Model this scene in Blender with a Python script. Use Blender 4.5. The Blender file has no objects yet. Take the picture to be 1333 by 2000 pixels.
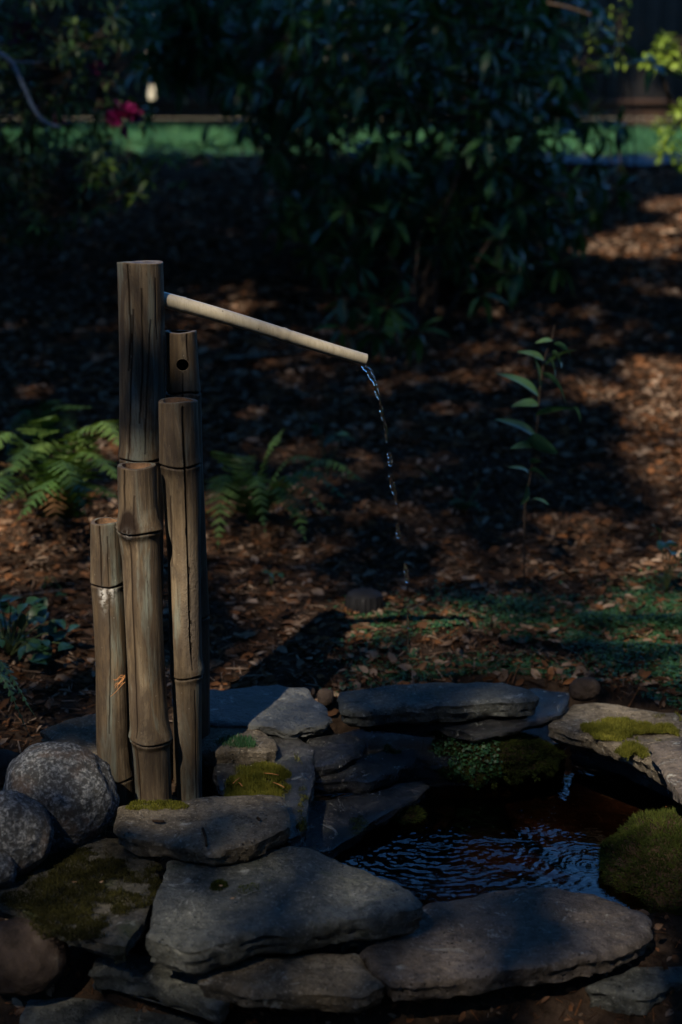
import bpy, math, random
import numpy as np
from mathutils import Vector, geometry
random.seed(7); rng = np.random.default_rng(7)
sc = bpy.context.scene
COL = sc.collection
# ------------------------------------------------------------------ camera
F = 2777.0; PITCH = math.radians(13.37); CZ = 1.07
cp, sp = math.cos(PITCH), math.sin(PITCH)
cam_d = bpy.data.cameras.new('camera'); cam = bpy.data.objects.new('camera', cam_d); COL.objects.link(cam)
cam.location = (0, 0, CZ); cam.rotation_euler = (math.pi/2 - PITCH, 0, 0)
cam_d.sensor_fit = 'VERTICAL'; cam_d.sensor_height = 36; cam_d.sensor_width = 24; cam_d.lens = 36*F/2000
cam_d.clip_start = .05; cam_d.clip_end = 400
cam_d.dof.use_dof = True; cam_d.dof.focus_distance = 2.46; cam_d.dof.aperture_fstop = 2.6
sc.camera = cam
# ------------------------------------------------------------------ light
SUN = np.array([-0.26, -0.60, 0.70]); SUN = SUN/np.linalg.norm(SUN)
w = bpy.data.worlds.new('World'); sc.world = w; w.use_nodes = True
nt = w.node_tree; bg = nt.nodes['Background']
sky = nt.nodes.new('ShaderNodeTexSky'); sky.sky_type = 'NISHITA'; sky.sun_disc = False
sky.sun_elevation = math.asin(SUN[2]); sky.sun_rotation = math.atan2(SUN[0], SUN[1])
sky.altitude = 1500; sky.air_density = 1.0; sky.dust_density = 0.0; sky.ozone_density = 4.0
hs = nt.nodes.new('ShaderNodeHueSaturation'); hs.inputs['Saturation'].default_value = 1.22
nt.links.new(sky.outputs[0], hs.inputs['Color']); nt.links.new(hs.outputs[0], bg.inputs[0]); bg.inputs[1].default_value = 0.15
sl = bpy.data.lights.new('sun', 'SUN'); sl.energy = 3.3; sl.angle = math.radians(.53); sl.color = (1.0, .88, .70)
so = bpy.data.objects.new('sun', sl); COL.objects.link(so)
so.rotation_euler = Vector(SUN).to_track_quat('Z', 'Y').to_euler()
sc.view_settings.view_transform = 'Standard'; sc.view_settings.look = 'None'
sc.view_settings.gamma = 1; sc.view_settings.use_curve_mapping = False
sc.view_settings.exposure = 1.35
sc.render.engine = 'CYCLES'
cy = sc.cycles
cy.use_denoising = True
try: cy.denoiser = 'OPENIMAGEDENOISE'
except Exception: pass
cy.max_bounces = 8; cy.diffuse_bounces = 4; cy.glossy_bounces = 3; cy.transmission_bounces = 6; cy.transparent_max_bounces = 12
cy.sample_clamp_indirect = 4; cy.caustics_reflective = False; cy.caustics_refractive = False

# ------------------------------------------------------------------ pixel <-> world helpers
def ray(px, py):
    x = (px-666.5)/F; y = -(py-1000)/F
    return np.array([x, cp + y*sp, -sp + y*cp])
def P(px, py, Y):
    r = ray(px, py); t = Y/r[1]
    return np.array([r[0]*t, Y, CZ + r[2]*t])
def G(px, py, z=0.):
    r = ray(px, py); t = (z-CZ)/r[2]
    return np.array([r[0]*t, r[1]*t, z])
def scl(Y, z):                                    # metres per photo pixel
    return (Y*cp + (CZ-z)*sp)/F
def sstep(a, b, x):
    t = np.clip((np.asarray(x, float)-a)/(b-a), 0, 1); return t*t*(3-2*t)
def hsh(i, j, k, s):
    n = (i*374761393 + j*668265263 + k*2147483647 + s*1274126177) & 0xffffffff
    n = ((n ^ (n >> 13))*1274126177) & 0xffffffff
    n = (n ^ (n >> 16)) & 0xffffffff
    return n/4294967295.0
def vn(p, scale=1., seed=0):                      # value noise in -1..1, p (N,3)
    q = np.asarray(p, float)*scale + 100.0
    i = np.floor(q).astype(np.int64); f = q-i; f = f*f*(3-2*f)
    out = 0
    for a in (0, 1):
        for b in (0, 1):
            for c in (0, 1):
                wgt = (f[:, 0] if a else 1-f[:, 0])*(f[:, 1] if b else 1-f[:, 1])*(f[:, 2] if c else 1-f[:, 2])
                out = out + wgt*hsh(i[:, 0]+a, i[:, 1]+b, i[:, 2]+c, seed)
    return out*2-1
def fbm(p, scale=1., o=4, seed=0):
    r = 0; a = 1
    for k in range(o):
        r = r + a*vn(p, scale*2**k, seed+k*17); a *= .5
    return r

# ------------------------------------------------------------------ terrain height
PY = [-30, 1.55, 1.72, 1.95, 2.25, 2.9, 3.5, 4.2, 5, 7, 9, 12, 14, 40, 120]
PZ = [-.26, -.25, -.24, -.10, -.04, .03, .10, .19, .34, .75, 1.18, 1.41, 1.45, 1.5, 1.6]
PC = (0.31, 2.45)
def pit(X, Y):
    ang = np.arctan2(Y-PC[1], X-PC[0])
    r = np.sqrt(((X-PC[0])/.44)**2 + ((Y-PC[1])/.375)**2)
    return r + .04*np.sin(3*ang+1) + .02*np.sin(7*ang)
def gz(X, Y):
    X = np.asarray(X, float); Y = np.asarray(Y, float)
    z = np.interp(Y, PY, PZ)
    p = np.stack([X, Y, X*0], -1).reshape(-1, 3)
    far = sstep(2.6, 4, Y)
    z = z + far*.05*vn(p, 1.1, 3).reshape(X.shape) + (.3+.7*far)*.012*vn(p, 6, 5).reshape(X.shape)*(Y < 9.2)
    z = z - sstep(.0, -.5, X)*sstep(2.7, 2.2, Y)*.04
    # pond pit
    r = pit(X, Y)
    z = np.where(r < 1.25, z + (-.22-z)*sstep(1.08, .96, r), z)
    return z
def GT(px, py):                                   # ground point under a pixel
    r = ray(px, py)
    t = np.linspace(1.5, 30, 4000)
    X, Y, Z = r[0]*t, r[1]*t, CZ + r[2]*t
    k = np.argmax(Z < gz(X, Y))
    if k == 0: return np.array([r[0]*15, 15*r[1], CZ+r[2]*15])
    return np.array([X[k], Y[k], float(gz(X[k:k+1], Y[k:k+1])[0])])

# ------------------------------------------------------------------ objects
def link(o, parent=None):
    COL.objects.link(o)
    if parent is not None: o.parent = parent
    return o
def tag(o, label=None, cat=None, group=None, kind=None):
    if label: o['label'] = label
    if cat: o['category'] = cat
    if group: o['group'] = group
    if kind: o['kind'] = kind
    return o
def empty(name, loc, label, cat, group=None):
    o = bpy.data.objects.new(name, None); o.location = tuple(float(v) for v in loc)
    o.empty_display_size = .05; link(o)
    return tag(o, label, cat, group)
def mk(name, V, Fc, mat, parent=None, origin=None, smooth=True, attrs=None, sharp=None):
    """V (N,3) world coordinates; Fc array (M,3|4) or list. Mesh is stored relative to origin (or the parent's location)."""
    V = np.asarray(V, float)
    if parent is not None: org = np.array(world_loc(parent))
    elif origin is not None: org = np.asarray(origin, float)
    else: org = np.zeros(3)
    V = V - org
    me = bpy.data.meshes.new(name)
    if isinstance(Fc, np.ndarray):
        M, K = Fc.shape
        me.vertices.add(len(V)); me.vertices.foreach_set('co', V.astype(np.float32).ravel())
        me.loops.add(M*K); me.loops.foreach_set('vertex_index', Fc.astype(np.int32).ravel())
        me.polygons.add(M); me.polygons.foreach_set('loop_start', np.arange(0, M*K, K, dtype=np.int32))
        me.polygons.foreach_set('loop_total', np.full(M, K, dtype=np.int32))
        me.update(calc_edges=True)
    else:
        me.from_pydata([tuple(v) for v in V], [], [tuple(int(i) for i in f) for f in Fc]); me.update()
    if attrs:
        for k, a in attrs.items():
            at = me.attributes.new(k, 'FLOAT', 'POINT'); at.data.foreach_set('value', np.asarray(a, np.float32))
    if smooth:
        me.polygons.foreach_set('use_smooth', np.ones(len(me.polygons), dtype=bool))
        if sharp: me.set_sharp_from_angle(angle=math.radians(sharp))
    me.materials.append(mat)
    o = bpy.data.objects.new(name, me)
    if parent is None: o.location = tuple(float(v) for v in org)
    return link(o, parent)
def world_loc(o):
    v = np.array(o.location, float)
    while o.parent is not None:
        o = o.parent; v = v + np.array(o.location, float)
    return v
def merge(parts):                                 # [(V,F array)] same K
    Vs, Fs, n = [], [], 0
    for V, Fc in parts:
        Vs.append(np.asarray(V)); Fs.append(np.asarray(Fc)+n); n += len(V)
    return np.concatenate(Vs), np.concatenate(Fs)
def scatter(T, TF, pos, R, s):
    """template T (n,3), faces TF (m,k); pos (N,3), R (N,3,3), s (N,) or (N,3)"""
    N = len(pos); n = len(T)
    s = np.asarray(s, float)
    if s.ndim == 1: s = np.repeat(s[:, None], 3, 1)
    L = T[None]*s[:, None, :]
    V = np.einsum('nij,nkj->nki', R, L) + pos[:, None, :]
    Fc = TF[None] + (np.arange(N)*n)[:, None, None]
    return V.reshape(-1, 3), Fc.reshape(-1, TF.shape[1])
def rotz(a):
    c, s = np.cos(a), np.sin(a); o = np.zeros_like(a); i = np.ones_like(a)
    return np.stack([np.stack([c, -s, o], -1), np.stack([s, c, o], -1), np.stack([o, o, i], -1)], -2)
def rotx(a):
    c, s = np.cos(a), np.sin(a); o = np.zeros_like(a); i = np.ones_like(a)
    return np.stack([np.stack([i, o, o], -1), np.stack([o, c, -s], -1), np.stack([o, s, c], -1)], -2)
def roty(a):
    c, s = np.cos(a), np.sin(a); o = np.zeros_like(a); i = np.ones_like(a)
    return np.stack([np.stack([c, o, s], -1), np.stack([o, i, o], -1), np.stack([-s, o, c], -1)], -2)
def tube(pts, rad, n=8, cap=True):
    pts = np.asarray(pts, float); m = len(pts); rad = np.broadcast_to(np.asarray(rad, float), (m,))
    tan = np.gradient(pts, axis=0); tan /= np.linalg.norm(tan, axis=1)[:, None]+1e-9
    ref = np.array([0, 1., 0]) if abs(tan[0][1]) < .9 else np.array([1., 0, 0])
    a = np.arange(n)*2*math.pi/n
    V = []
    for k in range(m):
        u = np.cross(tan[k], ref); u /= np.linalg.norm(u)+1e-9; v = np.cross(tan[k], u)
        V.append(pts[k] + rad[k]*(np.cos(a)[:, None]*u + np.sin(a)[:, None]*v))
    V = np.concatenate(V)
    i = np.arange(m-1)[:, None]*n; j = np.arange(n)[None]; j2 = (j+1) % n
    Fc = np.stack([i+j, i+j2, i+n+j2, i+n+j], -1).reshape(-1, 4)
    if cap:
        V = np.concatenate([V, pts[:1], pts[-1:]]); c0, c1 = m*n, m*n+1
        jj = np.arange(n); k2 = (jj+1) % n
        Fc = np.concatenate([Fc, np.stack([np.full(n, c0), k2, jj, jj], -1)[:, [0, 1, 2, 2]] if False else np.stack([np.full(n, c0), k2, jj, np.full(n, c0)], -1)[:0],])
        e = (m-1)*n
        tri = np.concatenate([np.stack([np.full(n, c0), k2, jj], -1), np.stack([np.full(n, c1), e+jj, e+k2], -1)])
        # quads to tris so that one array holds all
        Fc = np.concatenate([Fc[:, [0, 1, 2]], Fc[:, [0, 2, 3]], tri])
    else:
        Fc = np.concatenate([Fc[:, [0, 1, 2]], Fc[:, [0, 2, 3]]])
    return V, Fc
def curve(ctrl, n=24):                            # Catmull-Rom through control points
    c = np.asarray(ctrl, float); c = np.concatenate([[2*c[0]-c[1]], c, [2*c[-1]-c[-2]]])
    out = []
    segs = len(c)-3
    for t in np.linspace(0, segs-1e-6, n):
        k = int(t); u = t-k; a, b, d, e = c[k:k+4]
        out.append(.5*((2*b)+(-a+d)*u+(2*a-5*b+4*d-e)*u*u+(-a+3*b-3*d+e)*u**3))
    return np.array(out)

# ------------------------------------------------------------------ materials
class N:
    def __init__(s, name):
        s.m = bpy.data.materials.new(name); s.m.use_nodes = True; s.t = s.m.node_tree
        s.b = s.t.nodes['Principled BSDF']; s.out = s.t.nodes['Material Output']
        s.tc = s.t.nodes.new('ShaderNodeTexCoord')
    def n(s, typ, **k):
        x = s.t.nodes.new(typ)
        for a, v in k.items(): setattr(x, a, v)
        return x
    def l(s, a, b): s.t.links.new(a, b)
    def vec(s, scale=(1, 1, 1), src='Object', loc=(0, 0, 0)):
        m = s.n('ShaderNodeMapping'); m.inputs['Scale'].default_value = scale; m.inputs['Location'].default_value = loc
        s.l(s.tc.outputs[src], m.inputs[0]); return m.outputs[0]
    def noise(s, scale, vec=None, detail=6, rough=.6, dist=0):
        x = s.n('ShaderNodeTexNoise'); x.inputs['Scale'].default_value = scale; x.inputs['Detail'].default_value = detail
        x.inputs['Roughness'].default_value = rough; x.inputs['Distortion'].default_value = dist
        s.l(vec if vec is not None else s.tc.outputs['Object'], x.inputs['Vector']); return x.outputs['Fac']
    def ramp(s, fac, stops):
        r = s.n('ShaderNodeValToRGB'); e = r.color_ramp.elements
        while len(e) < len(stops): e.new(.5)
        for k, (p, c) in enumerate(stops):
            e[k].position = p; e[k].color = (*c, 1) if len(c) == 3 else c
        s.l(fac, r.inputs[0]); return r.outputs[0]
    def mix(s, fac, a, b, mode='MIX'):
        x = s.n('ShaderNodeMix', data_type='RGBA', blend_type=mode)
        for v, i in ((fac, 0), (a, 6), (b, 7)):
            if isinstance(v, (int, float)): x.inputs[i].default_value = v
            elif isinstance(v, tuple): x.inputs[i].default_value = (*v, 1)
            else: s.l(v, x.inputs[i])
        return x.outputs[2]
    def math(s, op, a, b=0.):
        x = s.n('ShaderNodeMath', operation=op)
        for v, i in ((a, 0), (b, 1)):
            if isinstance(v, (int, float)): x.inputs[i].default_value = v
            else: s.l(v, x.inputs[i])
        return x.outputs[0]
    def attr(s, name):
        x = s.n('ShaderNodeAttribute'); x.attribute_name = name; return x.outputs['Fac']
    def rnd(s):
        return s.n('ShaderNodeObjectInfo').outputs['Random']
    def bump(s, h, strength, dist=.01):
        x = s.n('ShaderNodeBump'); x.inputs['Strength'].default_value = strength; x.inputs['Distance'].default_value = dist
        s.l(h, x.inputs['Height']); s.l(x.outputs[0], s.b.inputs['Normal']); return x
    def setc(s, c):
        if isinstance(c, tuple): s.b.inputs['Base Color'].default_value = (*c, 1)
        else: s.l(c, s.b.inputs['Base Color'])
    def rough(s, r, spec=None):
        if isinstance(r, (int, float)): s.b.inputs['Roughness'].default_value = r
        else: s.l(r, s.b.inputs['Roughness'])
        if spec is not None: s.b.inputs['Specular IOR Level'].default_value = spec

def stone_mat(name, c1, c2, c3, wet=0., mossy=0., scale=1.):
    k = N(name); r = k.rnd()
    off = k.n('ShaderNodeVectorMath', operation='ADD'); cmb = k.n('ShaderNodeCombineXYZ')
    sc_ = k.math('MULTIPLY', r, 37.)
    for i in range(3): k.l(sc_, cmb.inputs[i])
    k.l(k.tc.outputs['Object'], off.inputs[0]); k.l(cmb.outputs[0], off.inputs[1]); v = off.outputs[0]
    big = k.noise(5*scale, v, 5, .6, .6); mid = k.noise(28*scale, v, 8, .68); fine = k.noise(160*scale, v, 5, .7)
    base = k.ramp(big, [(.3, c1), (.5, c2), (.72, c3)])
    base = k.mix(k.ramp(mid, [(.32, (.95,)*3), (.50, (0,)*3)]), base, tuple(x*.45 for x in c1))
    base = k.mix(k.ramp(k.noise(3.2*scale, v, 4, .55, 1.), [(.42, (0,)*3), (.62, (.55,)*3)]), base, tuple(x*.62 for x in c2))
    base = k.mix(k.ramp(k.noise(70*scale, v, 6, .75), [(.42, (.5,)*3), (.52, (0,)*3)]), base, tuple(x*.5 for x in c1))
    base = k.mix(k.ramp(fine, [(.56, (0,)*3), (.70, (.6,)*3)]), base, tuple(min(1, x*1.7) for x in c3))
    # pits and dark specks
    vo = k.n('ShaderNodeTexVoronoi'); vo.inputs['Scale'].default_value = 95*scale; k.l(v, vo.inputs['Vector'])
    sp_ = k.ramp(vo.outputs['Distance'], [(.08, (1,)*3), (.22, (0,)*3)])
    spm = k.math('MULTIPLY', sp_, k.ramp(k.noise(11*scale, v, 3), [(.46, (0,)*3), (.60, (.9,)*3)]))
    base = k.mix(spm, base, tuple(x*.22 for x in c1))
    # pale lichen blotches
    li = k.ramp(k.noise(17*scale, v, 6, .75, 1.), [(.60, (0,)*3), (.67, (.55,)*3)])
    base = k.mix(li, base, (.42, .43, .40))
    # moss film
    mo = k.ramp(k.noise(8*scale, v, 6, .7, .4), [(.62-.2*mossy, (0,)*3), (.74-.2*mossy, (min(1, .3+mossy),)*3)])
    base = k.mix(mo, base, (.035, .048, .012))
    k.setc(base)
    rr = k.ramp(mid, [(.3, (.78-.70*wet,)*3), (.7, (.92-.70*wet,)*3)])
    k.rough(rr, .10+.9*wet)
    h = k.math('ADD', k.math('MULTIPLY', mid, 1.), k.math('MULTIPLY', fine, .25)); h = k.math('SUBTRACT', h, k.math('MULTIPLY', spm, .4))
    k.bump(h, 1., .016)
    return k.m
M = {}
M['slab_tan'] = stone_mat('slab_tan', (.085, .070, .052), (.155, .13, .098), (.26, .225, .178), 0, .05)
M['slab_grey'] = stone_mat('slab_grey', (.05, .055, .050), (.10, .104, .094), (.18, .18, .16), .15, .15)
M['slab_moss'] = stone_mat('slab_moss', (.055, .052, .042), (.095, .088, .07), (.14, .125, .10), .05, .45)
M['slab_rust'] = stone_mat('slab_rust', (.075, .058, .047), (.12, .098, .08), (.18, .15, .13), .1, .05)
M['slab_damp'] = stone_mat('slab_damp', (.04, .043, .042), (.075, .078, .074), (.12, .12, .11), .55, .1)
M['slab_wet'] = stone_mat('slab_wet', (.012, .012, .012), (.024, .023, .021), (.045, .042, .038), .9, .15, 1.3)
M['slab_under'] = stone_mat('slab_under', (.03, .018, .013), (.055, .032, .022), (.085, .05, .036), .2, .05)

def granite():
    k = N('granite'); v = k.tc.outputs['Object']
    n1 = k.noise(150, v, 4, .75, .3); n2 = k.noise(14, v, 5, .6); n3 = k.noise(75, v, 6, .72)
    c = k.ramp(n1, [(.36, (.020, .022, .025)), (.46, (.075, .08, .085)), (.56, (.17, .175, .18)), (.68, (.34, .34, .33))])
    c = k.mix(k.ramp(n3, [(.42, (1,)*3), (.55, (0,)*3)]), c, (.05, .05, .05))
    c = k.mix(k.ramp(n2, [(.52, (0,)*3), (.66, (.6,)*3)]), c, (.13, .085, .06))
    k.setc(c); k.rough(.85, .1); k.bump(k.math('ADD', n1, k.math('MULTIPLY', n3, 1.5)), .6, .004); return k.m
M['granite'] = granite()
def redrock():
    k = N('brown_granite'); n1 = k.noise(60, None, 5, .7); n2 = k.noise(12, None, 6, .65, .5)
    c = k.ramp(n2, [(.35, (.02, .016, .014)), (.55, (.06, .045, .037)), (.7, (.13, .11, .095))])
    c = k.mix(k.ramp(n1, [(.4, (.7,)*3), (.55, (0,)*3)]), c, (.04, .03, .027))
    k.setc(c); k.rough(.9, .05); k.bump(k.math('ADD', n1, n2), .7, .006); return k.m
M['brown_granite'] = redrock()

def bamboo_mat(name, tint=1., inner=False, pale=0.):
    k = N(name)
    s1 = k.noise(1., k.vec((60, 60, 3.0)), 6, .55, .35)      # long fibres
    s2 = k.noise(1., k.vec((300, 300, 9)), 5, .6)            # fine fibres
    bl = k.noise(1., k.vec((26, 26, 8)), 7, .68, .8)         # weathering blotches
    gr = k.noise(1., k.vec((30, 30, 4.5), loc=(3, 7, 1)), 5, .6, .4)
    spk = k.noise(230, None, 3, .6)
    if pale:
        c = k.ramp(bl, [(.3, (.26, .225, .165)), (.6, (.36, .32, .24)), (.75, (.29, .255, .19))])
        c = k.mix(k.ramp(s2, [(.3, (.35,)*3), (.5, (0,)*3)]), c, (.16, .12, .07))
        vo = k.n('ShaderNodeTexVoronoi'); vo.inputs['Scale'].default_value = 45; k.l(k.tc.outputs['Object'], vo.inputs['Vector'])
        c = k.mix(k.ramp(vo.outputs['Distance'], [(.03, (.9,)*3), (.10, (0,)*3)]), c, (.05, .035, .02))
        k.setc(c); k.rough(.28, .6); k.bump(s2, .25, .002); return k.m
    c = k.ramp(s1, [(.26, tuple(x*tint for x in (.050, .035, .023))), (.44, tuple(x*tint for x in (.115, .080, .047))),
                    (.56, tuple(x*tint for x in (.165, .122, .076))), (.74, tuple(x*tint for x in (.27, .215, .145)))])
    c = k.mix(k.ramp(bl, [(.42, (0,)*3), (.58, (.85,)*3)]), c, tuple(x*tint for x in (.065, .048, .034)))
    c = k.mix(k.ramp(gr, [(.52, (0,)*3), (.64, (.8,)*3)]), c, tuple(x*tint for x in (.165, .180, .15)))
    c = k.mix(k.ramp(s2, [(.34, (.55,)*3), (.44, (0,)*3)]), c, (.06, .044, .03))
    ck = k.noise(1., k.vec((130, 130, 4.2), loc=(5, 2, 8)), 7, .6, .5)
    c = k.mix(k.ramp(ck, [(.487, (0,)*3), (.494, (.8,)*3), (.499, (.8,)*3), (.506, (0,)*3)]), c, (.03, .021, .015))
    c = k.mix(k.ramp(spk, [(.70, (0,)*3), (.76, (.6,)*3)]), c, (.42, .38, .30))
    c = k.mix(k.ramp(spk, [(.24, (.8,)*3), (.30, (0,)*3)]), c, (.03, .022, .016))
    if not inner:
        c = k.mix(k.attr('dark'), c, (.016, .011, .009))
        pm = k.math('MULTIPLY', k.attr('pale'), k.ramp(k.noise(120, None, 4), [(.42, (0,)*3), (.55, (1,)*3)]))
        c = k.mix(pm, c, (.52, .50, .47))
        cr = k.math('MULTIPLY', k.attr('crust'), k.noise(150, None, 5, .7))
        c = k.mix(k.math('MULTIPLY', k.attr('crust'), .6), c, (.12, .10, .08))
        h = k.math('ADD', k.math('ADD', k.math('MULTIPLY', s2, .5), k.math('MULTIPLY', s1, .6)), k.math('MULTIPLY', cr, 1.6))
    else: h = s2
    k.setc(c); k.rough(k.ramp(gr, [(.4, (.50,)*3), (.6, (.72,)*3)]), .2); k.bump(h, .75, .0035)
    if not inner: k.l(k.math('MULTIPLY', k.math('SUBTRACT', 1., k.attr('dark')), .2), k.b.inputs['Specular IOR Level'])
    return k.m
M['bamboo'] = bamboo_mat('weathered_bamboo', .84)
M['bamboo_dark'] = bamboo_mat('dark_bamboo', .62)
M['bamboo_end'] = bamboo_mat('bamboo_cut_end', 1.0, True)
M['bamboo_pale'] = bamboo_mat('pale_bamboo', pale=1)
def rust_in():
    k = N('bamboo_inside'); c = k.ramp(k.noise(40, None, 5, .7), [(.35, (.06, .035, .02)), (.65, (.26, .14, .07))])
    k.setc(c); k.rough(.9); k.bump(k.noise(120), .5, .003); return k.m
M['bamboo_in'] = rust_in()

def leaf_mat(name, cols, rough=.5, spec=.4, trans=.35, tcol=None, vein=False):
    k = N(name)
    r = k.attr('var'); c = k.ramp(r, [(i/(len(cols)-1), c_) for i, c_ in enumerate(cols)])
    c = k.mix(k.ramp(k.noise(30), [(.35, (.5,)*3), (.6, (0,)*3)]), c, tuple(x*.6 for x in cols[0]))
    k.setc(c); k.rough(rough, spec)
    if trans:
        tr = k.n('ShaderNodeBsdfTranslucent'); mx = k.n('ShaderNodeMixShader'); mx.inputs[0].default_value = trans
        tc = k.mix(1., c, tcol or (1., 1., .5), 'MULTIPLY'); gm = k.mix(.5, tc, c)
        k.l(tc, tr.inputs[0]); k.l(k.b.outputs[0], mx.inputs[1]); k.l(tr.outputs[0], mx.inputs[2]); k.l(mx.outputs[0], k.out.inputs[0])
    return k.m
M['rhodo'] = leaf_mat('rhododendron_leaf', [(.018, .055, .018), (.035, .10, .03), (.06, .14, .04)], .36, .45, .28)
M['azalea'] = leaf_mat('azalea_leaf', [(.02, .05, .015), (.045, .10, .03), (.09, .14, .03)], .5, .4, .3)
M['bright_leaf'] = leaf_mat('bright_leaf', [(.16, .25, .03), (.24, .36, .04), (.30, .42, .05)], .5, .4, .45, (1, 1, .3))
M['tree_leaf'] = leaf_mat('tree_leaf', [(.03, .06, .015), (.05, .09, .02)], .5, .4, .12)
M['fern'] = leaf_mat('fern_leaf', [(.03, .075, .02), (.06, .13, .03), (.11, .17, .04)], .55, .35, .35)
M['fern_brown'] = leaf_mat('dry_fern_leaf', [(.16, .08, .035), (.22, .12, .05)], .7, .2, .3, (1, .8, .5))
M['stalk_leaf'] = leaf_mat('stalk_leaf', [(.04, .10, .05), (.07, .15, .07), (.10, .17, .07)], .4, .5, .35)
M['ivy'] = leaf_mat('ivy_leaf', [(.02, .06, .025), (.035, .10, .04)], .4, .5, .25)
M['cover'] = leaf_mat('ground_cover_leaf', [(.018, .06, .024), (.035, .11, .045), (.06, .15, .05)], .5, .35, .25)
M['moss'] = leaf_mat('moss_green', [(.022, .030, .007), (.045, .062, .013), (.10, .115, .022)], .8, .1, .25)
M['moss_dark'] = leaf_mat('moss_dark', [(.018, .018, .007), (.035, .034, .011), (.07, .064, .018)], .9, .05, .2)
M['moss_gold'] = leaf_mat('moss_golden', [(.05, .055, .008), (.13, .13, .02), (.22, .20, .035)], .8, .1, .3)
M['lawn_blade'] = leaf_mat('lawn_blade', [(.06, .16, .07), (.09, .24, .10), (.13, .30, .12)], .6, .3, .4)
M['petal'] = leaf_mat('magenta_petal', [(.12, .004, .05), (.20, .008, .075)], .5, .3, .3, (1, .5, .8))
M['litter'] = leaf_mat('leaf_litter', [(.020, .012, .008), (.055, .030, .018), (.11, .055, .030), (.20, .085, .036), (.19, .125, .085), (.36, .26, .19)], 1., .03, .1, (1, .8, .5))
M['dry_leaf'] = leaf_mat('dry_leaf', [(.20, .10, .05), (.32, .22, .15)], .7, .2, .2, (1, .8, .5))
def simple(name, c1, c2, sc_=20, rough=.8, bump=.4, stretch=(1, 1, 1), spec=.08):
    k = N(name); n_ = k.noise(sc_, k.vec(stretch), 6, .65)
    k.setc(k.ramp(n_, [(.32, c1), (.68, c2)])); k.rough(rough, spec); k.bump(n_, bump, .006); return k.m
M['soil'] = simple('soil', (.016, .011, .008), (.060, .040, .028), 45, 1., 1., spec=.0)
M['bark'] = simple('bark', (.05, .035, .025), (.13, .10, .075), 30, .9, .8, (1, 1, .25))
M['stem'] = simple('stem', (.025, .018, .013), (.07, .05, .038), 60, .8, .4, (1, 1, .3))
M['greenstem'] = simple('green_stem', (.06, .09, .035), (.10, .12, .05), 60, .6, .3)
M['twig'] = simple('twig', (.10, .08, .06), (.26, .21, .165), 50, .8, .4)
M['needle'] = simple('orange_needle', (.28, .10, .03), (.42, .20, .08), 50, .7, .2)
M['fence'] = simple('fence_wood', (.014, .0125, .0125), (.030, .028, .028), 12, .85, .5, (6, 6, .6))
M['kick'] = simple('kickboard_wood', (.03, .017, .012), (.06, .035, .025), 12, .85, .5, (.6, 6, 6))
M['lawn'] = simple('lawn_ground', (.035, .11, .05), (.085, .20, .085), 14, .95, .6)
M['pathst'] = simple('path_stone', (.06, .07, .08), (.12, .13, .14), 20, .9, .4)
M['stucco'] = simple('pale_wall', (.55, .45, .33), (.65, .54, .40), 8, .9, .2)
M['plastic'] = simple('black_plastic', (.008, .008, .009), (.014, .014, .016), 30, .6, .1, spec=.1)
M['pond'] = simple('pond_bed', (.012, .008, .005), (.05, .026, .016), 16, .9, .8)

def water():
    k = N('pond_water')
    g = k.n('ShaderNodeBsdfGlossy'); g.inputs['Roughness'].default_value = .015; g.inputs[0].default_value = (1, 1, 1, 1)
    t = k.n('ShaderNodeBsdfTransparent'); t.inputs[0].default_value = (.42, .30, .21, 1)
    fr = k.n('ShaderNodeFresnel'); fr.inputs[0].default_value = 1.333
    mx = k.n('ShaderNodeMixShader'); k.l(fr.outputs[0], mx.inputs[0]); k.l(t.outputs[0], mx.inputs[1]); k.l(g.outputs[0], mx.inputs[2])
    k.l(mx.outputs[0], k.out.inputs[0]); return k.m
M['water'] = water()
def stream_m():
    k = N('stream_water'); k.b.inputs['Base Color'].default_value = (1, 1, 1, 1); k.rough(.02)
    k.b.inputs['Transmission Weight'].default_value = 1; k.b.inputs['IOR'].default_value = 1.333
    k.bump(k.noise(170, k.vec((1, 1, .35)), 3, .5), .8, .004); return k.m
M['stream'] = stream_m()

# ------------------------------------------------------------------ terrain
def grid(xs, ys):
    X, Y = np.meshgrid(xs, ys); nx = len(xs)
    i = np.arange(len(ys)-1)[:, None]*nx; j = np.arange(nx-1)[None]
    Fc = np.stack([i+j, i+j+1, i+nx+j+1, i+nx+j], -1).reshape(-1, 4)
    return X, Y, Fc
def nonuni(lo, hi, fine_lo, fine_hi, step, out):
    a = np.arange(fine_lo, fine_hi, step)
    l = fine_lo - np.cumsum(step*1.18**np.arange(1, 60)); l = l[l > lo]
    h = fine_hi + np.cumsum(step*1.18**np.arange(0, 60)); h = h[h < hi]
    return np.concatenate([[lo], l[::-1], a, h, [hi]])
xs = nonuni(-90, 90, -1.0, 1.3, .014, 0); ys = nonuni(-40, 120, 1.5, 4.6, .014, 0)
X, Y, Fg = grid(xs, ys); Z = gz(X, Y)
ground = mk('ground', np.stack([X, Y, Z], -1).reshape(-1, 3), Fg, M['soil']); ground['kind'] = 'structure'
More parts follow.
